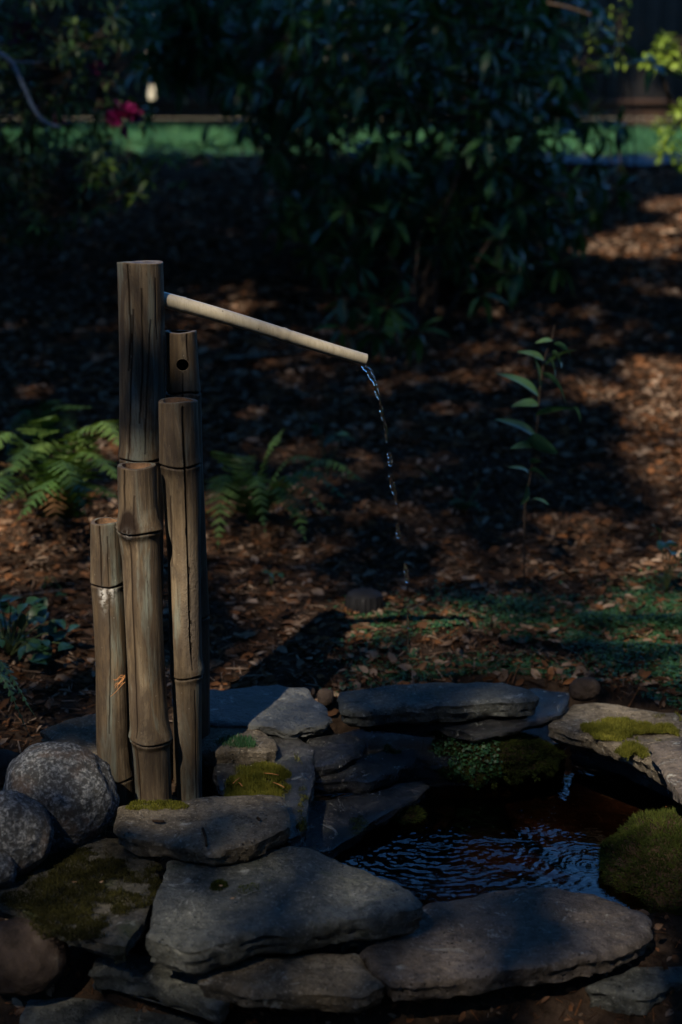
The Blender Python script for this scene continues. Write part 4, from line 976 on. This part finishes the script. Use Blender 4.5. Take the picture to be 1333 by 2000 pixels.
# the big rhododendron over the right half
sp1 = [(940,575,5.1),(700,520,5.2),(735,650,5.0),(815,650,5.0),(690,590,5.15),(760,600,5.1),(850,485,5.4),(1010,395,5.5),(960,350,5.7),(905,505,5.4),(640,440,5.6),(560,380,6.0),(1020,530,5.3),(1060,430,5.7),
       (760,420,5.6),(820,400,5.7),(700,400,5.8),(890,420,5.6),(1090,520,5.5),(1100,380,5.9),(620,500,5.6),(740,330,6.0),(980,470,5.4),(670,640,5.1),(785,540,5.2),(1130,450,5.9),(1050,330,6.0)]
CLR = [(GT(1190, 492), .22), (GT(1250, 478), .34), (GT(1320, 455), .36), (GT(1340, 400), .32), (P(1290, 100, 6.4), .16)]
def clear(p):
    for q, rr in CLR:
        d = p-q
        if d @ SUN > .1 and np.linalg.norm(d-(d @ SUN)*SUN) < rr: return False
    return True
def mask1(p):
    if not clear(p): return False
    if p[2] > (1.85 if p[0] < .30 else 2.45): return False
    d = p[1]*cp+(CZ-p[2])*sp; X = 666.5+F*p[0]/d; yy = 1000-F*((p[2]-CZ)*cp+p[1]*sp)/d
    if 250 < yy < 318 and X < 740 and rng.random() < .85: return False
    if 250 < yy < 312 and X > 740 and rng.random() < .45: return False
    e = 55*math.sin(yy*.021)+35*math.sin(yy*.053+1)
    if yy > 320 and not (520+.30*(yy-320)+e < X < 1215-.55*(yy-320)+e): return False
    return 450+e < X < 1230+e and (yy < 660)
b1 = GT(810, 640); c1_ = P(870, 60, 6.3)
shrub('rhododendron', 'large dark rhododendron with drooping glossy leaves filling the upper middle and right', 'shrub', b1, c1_, np.array([.98, .95, 1.25]), 760, sp1, RL, 21, .009, 1.05, nbr=16, mask=mask1,
      stems=[([(950,300,5.6),(1000,335,5.6),(1060,368,5.55),(1110,385,5.5)], .010), ([(560,330,6.3),(548,250,6.3),(535,120,6.4),(530,-30,6.5)], .014), ([(590,320,6.3),(600,200,6.4),(625,60,6.5),(640,-30,6.6)], .010), ([(1060,5,6.0),(1110,15,6.0),(1155,30,6.0)], .008)])
def mask2(p):
    if p[2] > 1.95: return False
    d = p[1]*cp+(CZ-p[2])*sp; X = 666.5+F*p[0]/d; yy = 1000-F*((p[2]-CZ)*cp+p[1]*sp)/d
    return 255 < X < 640 and (yy < 150 or (yy < 250 and (X > 470 or rng.random() < .10)))
shrub('rhododendron', 'thinner rhododendron top hanging in front of the fence, left of the large one', 'shrub', GT(560, 340), P(440, -60, 7.2), np.array([.75, .6, 1.0]), 300, [(480,40,7),(420,90,7),(350,60,7),(560,150,7),(600,210,7),(520,180,7),(650,170,7),(400,290,7.6),(420,300,7.6)], RL, 33, .012, 1.1, nbr=10, mask=mask2, nobj=200)
# left azalea with magenta flowers
AL = [leaf_mesh('azalea_leaf', .055, .02, 'azalea', d, .3, 4, 0, var=v) for d, v in ((.2, .15), (.3, .5), (.4, .75), (.3, 1.))]
def mask3(p):
    if p[2] > 2.0: return False
    d = p[1]*cp+(CZ-p[2])*sp; X = 666.5+F*p[0]/d; yy = 1000-F*((p[2]-CZ)*cp+p[1]*sp)/d
    lim = 300 if yy < 120 else (235 if yy < 330 else 300-(yy-330)*1.2)
    return X < lim and yy < 470 and not (275 < X < 330 and 118 < yy < 190)
b3 = GT(60, 470)
AZ = shrub('azalea', 'leafy azalea with magenta flowers filling the upper left corner', 'shrub', b3, P(60, 120, 5.7), np.array([.72, .6, 1.05]), 800,
      [(200,110,5.3),(170,90,5.3),(120,95,5.3),(150,130,5.2),(110,200,5.2),(60,230,5.2),(40,260,5.2),(90,290,5.2),(200,285,5.2),(170,320,5.2),(215,330,5.1),(250,300,5.2),(180,360,5.1),(75,435,5.0),(270,330,5.2),(290,350,5.2),(240,190,5.4),(280,235,5.4),(285,130,5.6)], AL, 45, .010, 1.1, nbr=20, mask=mask3, wn=7)
yl = []
for px, py, Y in [(75,440,5.0),(215,322,5.1),(205,345,5.1),(325,305,6.0),(345,318,6.0),(180,355,5.1),(350,360,6),(270,385,5.4)]:
    whorl(P(px, py, Y), (0, -.4, 1), 0, .9, yl, 7, .4)
BLm = [leaf_mesh('young_leaf', .05, .02, 'bright_leaf', .3, .3, 4, 0, var=v) for v in (0., .2, .4, .1)]
for p, R, s, q in yl: put(BLm[q], p, R, s, AZ, 'young_leaf')
def flower(c, rad, npet, parent):
    f = bpy.data.objects.new('flower_head', None); f.location = tuple(float(v) for v in (c-world_loc(parent))); f.empty_display_size = .02; link(f, parent)
    me = leaf_mesh('petal', rad*.75, rad*.55, 'petal', .25, .35, 4, .05, var=.4)
    for k in range(npet):
        d = np.array([random.gauss(0, 1), random.gauss(-.5, .8), random.gauss(.2, .8)]); d /= np.linalg.norm(d)
        put(me, np.array(c)+d*rad*.35, basis(d, random.uniform(-3, 3)), random.uniform(.7, 1.2), f, 'petal')
    return f
flower(P(243, 230, 5.25), .066, 34, AZ)
flower(P(38, 66, 5.3), .05, 22, AZ); flower(P(190, 132, 5.35), .03, 12, AZ); flower(P(115, 232, 5.3), .035, 12, AZ); flower(P(80, 212, 5.4), .03, 10, AZ)
# pale bare branch in the azalea
V, Fc = tube(curve([P(-30, 90, 5.0), P(20, 118, 5.0), P(45, 165, 5.0), P(68, 215, 5.0), P(92, 240, 5.0), P(118, 249, 5.0)], 30), np.linspace(.009, .006, 30), 8)
V2, F2 = tube(curve([P(20, 118, 5.0), P(50, 122, 5.02), P(82, 121, 5.04)], 12), np.linspace(.004, .002, 12), 6)
V, Fc = merge([(V, Fc), (V2, F2)]); tag(mk('bare_branch', V, Fc, simple('pale_bark', (.09, .11, .14), (.17, .20, .24), 60), origin=P(20, 118, 5.0)), 'pale bare branch curving down through the azalea', 'branch')
# sunlit shrub at the right
YL = [leaf_mesh('bright_leaf', .045, .022, 'bright_leaf', .3, .3, 4, 0, var=v) for v in (.2, .5, .8, 1.)]
o = shrub('young_shrub', 'young shrub with bright yellow-green sunlit leaves at the right edge', 'shrub', GT(1380, 400), P(1400, 60, 6.6), np.array([.30, .3, .75]), 150 if True else 0,
      [(x, y, 6.4) for x, y in [(1290,85),(1300,75),(1285,100),(1270,112),(1262,120),(1275,130),(1300,110),(1315,98),(1320,120),(1332,125),(1300,128),(1310,90),(1286,118),(1330,215),(1322,225),(1335,235),(1290,245),(1300,262),(1290,290),(1320,300),(1310,270),(1285,305),(1330,320)]], YL, 61, .010, 1., nbr=8, wn=9, hollow=.2, mask=clear,
      stems=[([(1345,260,6.5),(1315,205,6.5),(1300,170,6.45),(1290,120,6.4)], .013)])
# thin yellowish twigs further left of it
shrub('young_shrub', 'thin twigs with a few yellow-green leaves near the top right, before the large rhododendron', 'shrub', GT(1200, 420), P(1190, 40, 6.5), np.array([.12, .2, .3]), 12,
      [(1195,20,6.3),(1215,30,6.3),(1190,60,6.3),(1205,120,6.3),(1160,90,6.2),(1155,130,6.2),(1120,130,6.2),(1210,330,6.3),(1190,300,6.3)], YL, 67, .005, .7, nbr=6, wn=4, nobj=80)
AL2 = AL
# low weeds along the lawn edge at the left
shrub('azalea', 'low weedy azalea seedling at the edge of the lawn', 'shrub', GT(320, 345), P(320, 318, 8.3), np.array([.22, .15, .10]), 22, [], AL2, 71, .004, 1., nbr=5, wn=5, nobj=110)

# ------------------------------------------------------------------ ferns
def frond(parent, pts, width, mat, npin=22, var=.5, name='frond', teeth=3):
    q = curve(pts, 60); tn = np.gradient(q, axis=0); L = np.linalg.norm(np.diff(q, axis=0), axis=1).sum()
    parts = [tube(q, np.linspace(.0018, .0005, 60), 4)]
    for k in range(npin):
        u = .10+.9*k/npin; i = int(u*59); c = q[i]; t = tn[i]/np.linalg.norm(tn[i]); side = np.cross(t, [0, 0, 1.]); side /= np.linalg.norm(side)+1e-9
        wl = width*math.sin(math.pi*min(1, (u*.92+.10))**.75)**.9*random.uniform(.88, 1.1)
        for sg in (-1, 1):
            d = side*sg+t*.45+np.array([0, 0, random.uniform(-.35, .0)]); d /= np.linalg.norm(d); up = np.cross(d, t)*sg; w_ = L/npin*.42
            m = 7; vs, fs = [], []
            for j in range(m+1):
                v = j/m; ww = w_*(1-v)**.6*(1 if j % 2 == 0 else .45)+.0002; b = c+d*wl*v+np.array([0, 0, -.12*wl*v*v])
                vs += [b+t*ww, b-t*ww]
                if j: fs += [[2*j-2, 2*j-1, 2*j+1], [2*j-2, 2*j+1, 2*j]]
            parts.append((np.array(vs), np.array(fs)))
    V, Fc = merge(parts); return mk(name, V, Fc, M[mat], parent=parent, attrs={'var': np.clip(np.full(len(V), var)+rng.normal(0, .04, len(V)), 0, 1)})
def fern(label, base, fr, Y, cat='fern'):
    b = GT(*base); b = b if Y is None else np.array([P(*base, Y)[0], Y, float(gz(P(*base, Y)[0], Y))]); o = empty('fern', b, label, cat)
    for (x1, y1, dY1, x2, y2, dY2, wd, mat, var) in fr:
        m_ = P(x1, y1, b[1]+dY1); e = P(x2, y2, b[1]+dY2); frond(o, [b, m_, e], wd, mat, 20, var)
    return o
fern('bright green fern with arching fronds left of the poles', (120, 1015), [
    (30,850,-.05, -40,900,-.15,.07,'fern',.7),(190,830,-.05, 245,880,-.2,.065,'fern',.9),(120,900,-.2, 170,1010,-.4,.065,'fern',.6),(20,930,-.2, -30,1010,-.35,.065,'fern',.6),(80,840,0, 110,810,-.05,.07,'fern',.8),(180,900,-.2, 240,940,-.3,.06,'fern',.7),
    (60,880,-.1, 20,930,-.25,0.069,'fern',.6),(150,850,-.05, 232,836,-.1,0.088,'fern',.8),(100,870,0, 50,905,-.1,0.075,'fern',.9),(150,890,-.1, 215,905,-.2,0.069,'fern',.7),(70,940,-.15, 0,985,-.25,0.075,'fern',.8),
    (110,935,-.2, 30,1020,-.35,0.075,'fern',.5),(170,950,-.15, 235,975,-.3,0.062,'fern',.4),(130,950,-.25, 190,960,-.4,0.056,'fern',.2),(60,910,0, -30,940,-.05,0.075,'fern',1.),(130,860,.05, 200,880,0,0.075,'fern',.9),
    (90,900,-.05, 40,860,.05,0.062,'fern',.35),(100,950,-.2, 120,1060,-.4,0.062,'fern_brown',.5),(40,920,-.05, -10,900,-.1,0.075,'fern_brown',.8),(50,960,-.1, 0,990,-.2,0.062,'fern_brown',.3)], 3.75)
fern('dark fern farther back behind the bright green one', (90, 880), [
    (100,800,-.05, 182,795,-.15,0.062,'fern',.4),(60,800,0, 10,850,-.1,0.075,'fern',.1),(120,810,0, 150,850,-.15,0.062,'fern',.1),(50,830,-.05, 5,900,-.15,0.075,'fern',.05),(90,790,0, 120,785,-.05,0.062,'fern',.2)], 4.45)
fern('small fern on the mulch right of the poles', (490, 985), [
    (520,890,-.02, 556,835,0,0.044,'fern',.6),(450,900,-.05, 415,880,-.1,0.062,'fern',.5),(440,940,-.1, 425,1075,-.3,0.069,'fern',.8),(560,960,-.1, 600,1062,-.3,0.053,'fern',.6),(590,920,-.1, 690,985,-.2,0.044,'fern',.5),
    (560,900,0, 640,900,-.05,0.050,'fern',.1),(620,900,.0, 720,945,-.1,.05,'fern',.35),(560,930,-.1, 650,1010,-.25,.05,'fern',.5),(500,930,-.1, 520,1050,-.3,.05,'fern',.4),(600,925,.05, 712,938,.0,0.040,'fern',.1),(470,900,.05, 500,905,.1,0.050,'fern',.05),(540,950,-.1, 575,1010,-.25,0.056,'fern',.4),(450,930,-.05, 400,960,-.15,0.062,'fern',.5)], 3.85)
fern('tiny fern in the mulch beside the falling water', (905, 1015), [
    (905,960,0, 890,930,0,0.025,'fern',.2),(925,965,0, 945,935,0,0.027,'fern',.2),(895,975,-.05, 880,985,-.1,0.025,'fern',.1),(925,980,-.05, 940,1000,-.1,0.025,'fern',.1)], 3.95)
fern('fern frond drooping at the left edge above the boulders', (-60, 1330), [
    (-10,1290,-.05, 70,1400,-.10,.020,'stalk_leaf',.3),(-20,1300,0, 40,1360,-.05,.022,'stalk_leaf',.1),(-10,1310,-.1, 60,1440,-.16,.016,'stalk_leaf',.2)], 2.62)
# ivy-like plants with triangular leaves at the left
IV = [leaf_mesh('ivy_leaf', .042, .036, 'ivy', .3, .2, 4, 0, var=v) for v in (.1, .4, .7, 1.)]
def weed(label, base, Y, spots, metas, sz=1., name='ivy_plant', cat='plant', flat=.3):
    b = P(*base, Y); b[2] = float(gz(b[0], b[1])); o = empty(name, b, label, cat); st = []
    for x, y, dY in spots:
        p = P(x, y, Y+dY); p[2] = max(p[2], float(gz(p[0], p[1]))+.006); st.append(tube(curve([b, (b+p)/2+[0, 0, .02], p], 8), .0014, 4))
        for q in range(2):
            d = np.array([random.uniform(-1, 1), random.uniform(-1, .1), random.uniform(-flat, flat)]); put(metas[random.randrange(4)], p, basis(d, random.uniform(-.5, .5)), sz*random.uniform(.75, 1.2), o)
    V, Fc = merge(st); mk('stems', V, Fc, M['greenstem'], parent=o); return o
random.seed(5)
weed('bushy clump of ivy leaves at the left edge behind the boulders', (20, 1290), 2.95, [(random.uniform(-20, 95), random.uniform(1165, 1270), random.uniform(-.1, .15)) for _ in range(34)]+[(130,1235,0),(110,1210,0),(140,1260,-.05),(95,1275,-.05),(80,1250,-.1),(60,1290,-.1)], IV, .85)
weed('two heart-shaped leaves on short stems near the shortest pole', (100, 1185), 3.35, [(88,1160,0),(112,1158,0),(125,1185,-.05)], IV, .8)
weed('small ivy seedling at the right edge of the mulch', (1305, 1085), 3.35, [(1288,1040,0),(1300,1060,-.03),(1325,1065,-.03),(1335,1075,-.05),(1310,1075,-.05)], IV, .9)
weed('tiny leafy sprouts in the mulch behind the small fern', (640, 860), 4.2, [(610,830,0),(655,850,0),(672,858,0),(625,840,0)], IV, 1.)
weed('little green seedling in front of the small fern', (530, 1130), 3.4, [(525,1118,0),(545,1120,0)], IV, .5)
# strap leaves
STR = leaf_mesh('strap_leaf', .12, .016, 'stalk_leaf', .2, .3, 8, 0, var=.1)
b = P(860, 925, 4.1); b[2] = float(gz(b[0], b[1])); o = empty('strap_plant', b, 'single arching strap leaf to the right of the falling water', 'plant')
put(STR, b+[0, 0, .01], basis(P(790, 866, 4.05)-b), 1.0, o); put(STR, b+[0, 0, .005], basis(P(700, 940, 4.0)-b+[0, 0, .03]), .4, o)
# tall stalk plant
Yp = 3.35; b = P(1028, 1062, Yp); b[2] = float(gz(b[0], b[1]))-.01
TP = empty('stalk_plant', b, 'tall thin leafy stalk standing alone in the mulch right of the falling water', 'plant')
V, Fc = tube(curve([b, P(1025, 1000, Yp), P(1036, 930, Yp), P(1048, 850, Yp), P(1055, 760, Yp), P(1064, 700, Yp), P(1078, 660, Yp), P(1084, 635, Yp)], 40), np.linspace(.0022, .0008, 40), 8)
mk('stalk', V, Fc, M['stem'], parent=TP)
def broad(a, e, w_px, droop, var, roll=0., bend=None):
    A = P(*a, Yp); E = P(*e[:2], Yp+(e[2] if len(e) > 2 else 0)); L = np.linalg.norm(E-A); me = leaf_mesh('leaf', L, w_px*scl(Yp, .3)*1.3, 'stalk_leaf', droop, .35, 12, .008, var=var)
    d = (E-A)/L; d = d+np.array([0, 0, droop*.9]); put(me, A, basis(d, roll), 1.03, TP)
broad((1052,775), (985,728,-.03), 22, .45, .4, .7); broad((1056,760), (1048,690,-.02), 20, .1, .9, 1.2); broad((1066,712), (1128,678,-.03), 14, .3, .8, .4)
broad((1078,690), (1106,722,-.05), 20, .3, .9, 1.0); broad((1082,672), (1118,700,-.02), 14, .5, .6, .9); broad((1058,730), (1112,790,-.04), 20, .5, .2, .8)
broad((1046,812), (1126,798,-.03), 24, .15, .05, .5); broad((1120,795), (1138,826,-.02), 14, .3, .1, 1.); broad((1050,858), (978,818,-.04), 24, .35, .5, .6)
broad((1028,868), (1092,885,-.06), 44, .1, .0, .9); broad((1034,918), (1076,942,-.03), 18, .4, .9, .7); broad((1034,925), (1005,912,-.03), 12, .5, .3, .6); broad((1030,945), (1028,990,-.05), 22, .2, .9, 1.4); broad((1040,975), (1072,985,-.04), 10, .3, .5)

broad((1064,705), (1020,690,-.03), 14, .4, .7, .8); broad((1070,700), (1095,745,-.04), 14, .4, .6, 1.0); broad((1052,790), (1010,800,-.04), 16, .4, .4, .8); broad((1044,870), (1006,880,-.05), 16, .3, .3, .7); broad((1080,665), (1050,672,-.02), 10, .3, .8, .6); broad((1036,905), (1066,902,-.05), 14, .3, .2, .6)
# ------------------------------------------------------------------ fence
YF = 12.0; zb = 1.40; FE = empty('wooden_fence', (0, YF, zb), 'weathered brown wooden board fence behind the lawn', 'fence')
def box(x0, x1, y0, y1, z0, z1, name, mat, parent):
    V = np.array([[x, y, z] for x in (x0, x1) for y in (y0, y1) for z in (z0, z1)]); Fc = np.array([[0,1,3,2],[4,6,7,5],[0,4,5,1],[2,3,7,6],[0,2,6,4],[1,5,7,3]])
    o = mk(name, V, Fc, M[mat], parent=parent, smooth=False); m = o.modifiers.new('bevel', 'BEVEL'); m.width = .003; m.segments = 1; return o
zk = float(P(600, 197, YF)[2]); gapx = float(P(295, 150, YF)[0])
x = gapx-.028-.145*27; xx = []
while x < gapx-.03: xx.append(x); x += .145
x = gapx+.028
while x < 4.6: xx.append(x); x += .145
for x in xx:
    dz = random.uniform(-.01, .01); dy = random.uniform(-.003, .003)
    box(x+.0003, x+.1447, YF+dy, YF+.02+dy, zk+.01, 3.15+dz, 'board', 'fence', FE)
for k in range(4):                                # kickboards, two rows, butted end to end
    x0 = -4.0+2.15*k
    box(x0, x0+2.147, YF-.012, YF+.026, zk-.135, zk-.004, 'kickboard', 'kick', FE); box(x0, x0+2.147, YF-.010, YF+.026, zb-.03, zk-.139, 'kickboard', 'kick', FE)
box(-4.0, 4.6, YF-.055, YF-.014, zk-.03, zk+.008, 'rail', 'kick', FE)
for x in (-2.9, -.62, 1.66, 3.9): box(x, x+.09, YF+.03, YF+.12, zb-.1, 3.1, 'post', 'fence', FE)
# sunlit wall glimpsed through the gap
WL = box(-12, 8, 18.0, 18.2, 1.3, 4.2, 'garden_wall', 'stucco', None); tag(WL, 'pale sunlit wall glimpsed through the gap in the fence', 'wall')

# ------------------------------------------------------------------ shade trees outside the picture
HOLES = []  # gaps shaped into the unseen crowns along the sun, placing each sun patch
def hole(p, r, T): HOLES.append((np.array(p), r, T))
for y_ in (1010, 1080, 1150, 1220, 1290): hole(P(285, y_, 2.33), .08, .72)
for y_ in (1040, 1110, 1180, 1250): hole(P(205, y_, 2.33), .04, .20)
for y_ in (940,): hole(P(270, y_, 2.33), .05, .2)
for y_ in (560, 640, 720, 800, 880): hole(P(275, y_, 2.4), .07, .075)
for y_ in (1370, 1450, 1530): hole(P(285, y_, 2.33), .09, .045)
for x_ in (340, 380, 450, 520, 590, 660, 710): hole(P(x_, 600+.29*(x_-380), 2.5), .05, .45)
hole(P(355, 700, 2.47), .05, .14)
for px, py, r, T in [(1225,785,.05,.75),(1290,730,.07,.9),(1310,820,.07,.85),(1165,770,.04,.5),(1330,920,.07,.6),(1380,800,.15,.9),(1300,880,.06,.5),(1320,990,.05,.35),
                     (1185,492,.10,1),(1225,482,.14,1),(1280,475,.14,1),(1330,460,.14,1),(1340,400,.12,1),(1310,405,.08,.9),(1420,430,.2,1),
                     (960,1130,.03,.15),(1030,1140,.04,.22),(1110,1120,.05,.4),(1190,1090,.05,.4),(1270,1120,.06,.45),(1330,1080,.08,.45),(890,1120,.03,.15),(1230,1160,.05,.3),(1180,1030,.04,.25),
                     (60,1120,.03,.35),(140,1105,.03,.35),(-20,1125,.04,.3),(200,1130,.03,.2),(440,1140,.05,.14),(520,1190,.05,.09),(600,1140,.04,.07),(120,1040,.04,.15),
                     (160,525,.10,.14),(560,880,.04,.12),(740,915,.04,.14),(640,910,.04,.12),(345,1045,.04,.3),(620,1020,.06,.1),(830,1010,.05,.08),(860,800,.05,.04)]: hole(GT(px, py), r, T)
for px, py, Y, r, T in [(40,940,3.65,.14,.8),(130,880,3.65,.14,.8),(100,1000,3.6,.08,.5),(200,860,3.65,.07,.6),(60,1010,3.5,.06,.5),(10,900,3.6,.08,.8),(150,795,4.3,.05,.4),(440,1000,3.6,.06,.3),(590,1030,3.6,.04,.22),(550,850,3.9,.04,.28),(650,940,3.8,.04,.14),(420,900,3.8,.05,.25),(500,940,3.85,.06,.12),
                        (1290,100,6.4,.12,1),(1330,120,6.4,.12,1),(1320,240,6.4,.12,1),(1260,195,11.94,.12,1),(1200,40,6.3,.1,.5),(1150,100,6.2,.08,.5),(243,232,5.2,.10,.14),(170,95,5.3,.12,.2),(60,250,5.2,.12,.15),(220,330,5.1,.1,.25),
                        (1075,700,3.33,.05,.4),(1030,960,3.33,.03,.4),(1060,820,3.33,.06,.2),(850,450,5.3,.5,.035),(700,560,5.1,.35,.04),(1000,480,5.3,.35,.035),(900,150,6.,.8,.03)]: hole(P(px, py, Y), r, T)
for px, py, z_, r, T in [(1240,1440,.045,.06,.8),(1310,1420,.045,.05,.7),(1310,1500,.07,.05,.8),(1180,1395,.045,.03,.5),(1340,1540,.07,.05,.7),(525,1455,.05,.012,.8),(505,1535,.035,.035,.25),(1240,1590,-.1,.05,.2),(440,1435,.06,.04,.08),
                         (330,1600,.06,.07,.10),(430,1600,.06,.08,.10),(520,1590,.06,.07,.10),
                         (130,1720,.0,.16,.14),(760,1350,.09,.07,.06),(900,1345,.09,.07,.07),(1000,1345,.09,.06,.09),(1090,1370,.06,.03,.16),
                         (1280,1700,.03,.12,.13),(960,1470,.0,.09,.20),(150,1420,.05,.05,.10),(700,1590,-.03,.06,.05)]: hole(G(px, py, z_), r, T)
hole(P(110, 1530, 2.12), .09, .13); hole(P(20, 1610, 2.02), .07, .09); hole(P(40, 1850, 1.85), .06, .03)
for x_ in np.arange(-3, 4.2, .35):
    for y_ in (9.4, 10.1, 10.8): hole((x_, y_, 1.33), .30, .55*(1+.3*math.sin(x_*5)))
hole(G(600, 1790, 0), .40, .11); hole(G(1000, 1820, 0), .22, .09); hole(G(300, 1500, .02), .30, .06); hole(GT(1150, 1270), .34, .12); hole(P(50, 1220, 3.0), .14, .22); hole(P(40, 1360, 2.6), .08, .2); hole(GT(1100, 1130), .30, .05)
hole((gapx-.03, 18.0, float(P(295, 150, 18)[2])), .5, 1.)
NL = 520000; TAU = 7.6; T0 = .0025
gx_ = rng.uniform(-5.5, 6.0, NL); gy_ = rng.uniform(-.5, 16.5, NL); tt = rng.uniform(9., 13., NL)
base = np.stack([gx_, gy_, np.interp(gy_, PY, PZ)+.3], -1); LP = base + SUN[None]*tt[:, None]
Tm = np.full(NL, T0)
for p, r, T in HOLES:
    d = LP-p; d = d-(d @ SUN)[:, None]*SUN; dist = np.linalg.norm(d, axis=1)
    Tm = np.maximum(Tm, T*(1-sstep(r*.9+.02, r*1.25+.11, dist))**2)
LP = LP[rng.random(NL) > 1+np.log(Tm)/TAU]
trunks = [(-6.2, -4.2), (-7.2, 1.2), (-6.8, 6.4), (.2, -8.6), (-2.2, -4.6), (1.4, -4.0), (-3.2, -7.8)]
tl = ['tall shade tree behind the photographer, outside the picture on the left', 'tall shade tree left of the garden bed, outside the picture', 'shade tree beyond the azalea, outside the picture on the left',
      'shade tree straight behind the camera, outside the picture', 'nearer shade tree behind the camera, a little to the left', 'nearer shade tree behind the camera, a little to the right', 'farthest shade tree behind the camera on the left']
TP_ = np.array(trunks); own = np.argmin(((LP[:, None, :2]-TP_[None])**2).sum(2), 1)
LTm = np.array([[0,-.55,0],[.30,-.05,.05],[0,.60,-.03],[-.30,-.05,.05]]); LTmF = np.array([[0,1,2],[0,2,3]])
for k, (tx, ty) in enumerate(trunks):
    z0 = float(gz(tx, ty))-.1; sel = LP[own == k]
    if len(sel) < 50: continue
    o = empty('shade_tree', (tx, ty, z0), tl[k], 'tree'); m = len(sel)
    V, Fc = scatter(LTm, LTmF, sel, rotz(rng.uniform(0, 6.28, m)) @ rotx(rng.normal(.3, .5, m)), rng.uniform(.08, .125, m))
    cr = mk('crown', V, Fc, M['tree_leaf'], parent=o, attrs={'var': np.repeat(rng.random(m), 4)}, smooth=False); cr['kind'] = 'stuff'
    top = np.array([tx, ty, 9.4]); parts = [tube(curve([[tx, ty, z0], [tx+.05, ty, 2.5], [tx-.05, ty+.1, 5], top], 20), np.linspace(.20, .07, 20), 12)]
    for q in range(16):
        e = sel[int(rng.integers(0, m))]; s0 = np.array([tx, ty, rng.uniform(4.2, 8.8)]); ok = True
        seg = s0+(e-s0)*np.linspace(0, 1, 12)[:, None]
        for p, r, T in HOLES:
            if T < .3: continue
            d = seg-p; d = d-(d @ SUN)[:, None]*SUN
            if np.linalg.norm(d, axis=1).min() < r+.12: ok = False; break
        if ok: parts.append(tube(curve([s0, (s0+e)/2+[0, 0, .3], e], 10), np.linspace(.06, .012, 10), 6))
    V, Fc = merge(parts); mk('trunk', V, Fc, M['bark'], parent=o)

# unseen evergreens added behind and beside the camera to block sky light
def evergreen(seed, H, R, n):
    g = np.random.default_rng(seed); h = g.random(n)**.8; a = g.uniform(0, 6.283, n); rr = R*(1-.75*h)*(.55+.45*g.random(n))
    pos = np.stack([rr*np.cos(a), rr*np.sin(a), .25+H*h], -1)
    V, Fc = scatter(LTm, LTmF, pos, rotz(a-math.pi/2) @ rotx(g.normal(-.9, .4, n)), g.uniform(.24, .40, n)); return V, Fc, np.repeat(g.random(n), 4)
EV, EF, EA = evergreen(3, 6.2, 1.25, 4200)
TV, TFc = tube(curve([[0, 0, -.2], [.03, 0, 3], [0, 0, 6.2]], 12), np.linspace(.14, .03, 12), 10)
spots = [(x_, -5.6+.5*math.sin(x_*2)) for x_ in np.arange(-9.5, 9.6, 1.55)] + [(4.6+.4*math.sin(y_), y_) for y_ in np.arange(-3.8, 6, 1.6)] + [(-9.4+.4*math.sin(y_*1.3), y_) for y_ in np.arange(-3.8, 13, 1.7)]
e0 = None
for k, (x_, y_) in enumerate(spots):
    z0 = float(gz(x_, y_)); o = empty('added_evergreen', (x_, y_, z0), 'tall dense evergreen added outside the picture to block sky light', 'tree', 'unseen evergreens added to block sky light')
    if e0 is None:
        ca = mk('crown', EV+[x_, y_, z0], EF, M['tree_leaf'], parent=o, attrs={'var': EA}, smooth=False); ta = mk('trunk', TV+[x_, y_, z0], TFc, M['bark'], parent=o); e0 = (ca, ta)
    else:
        for q in e0: c_ = q.copy(); link(c_, o)
    o.rotation_euler[2] = k*1.3; sc_ = .9+.2*((k*7) % 5)/5; o.scale = (sc_, sc_, sc_)
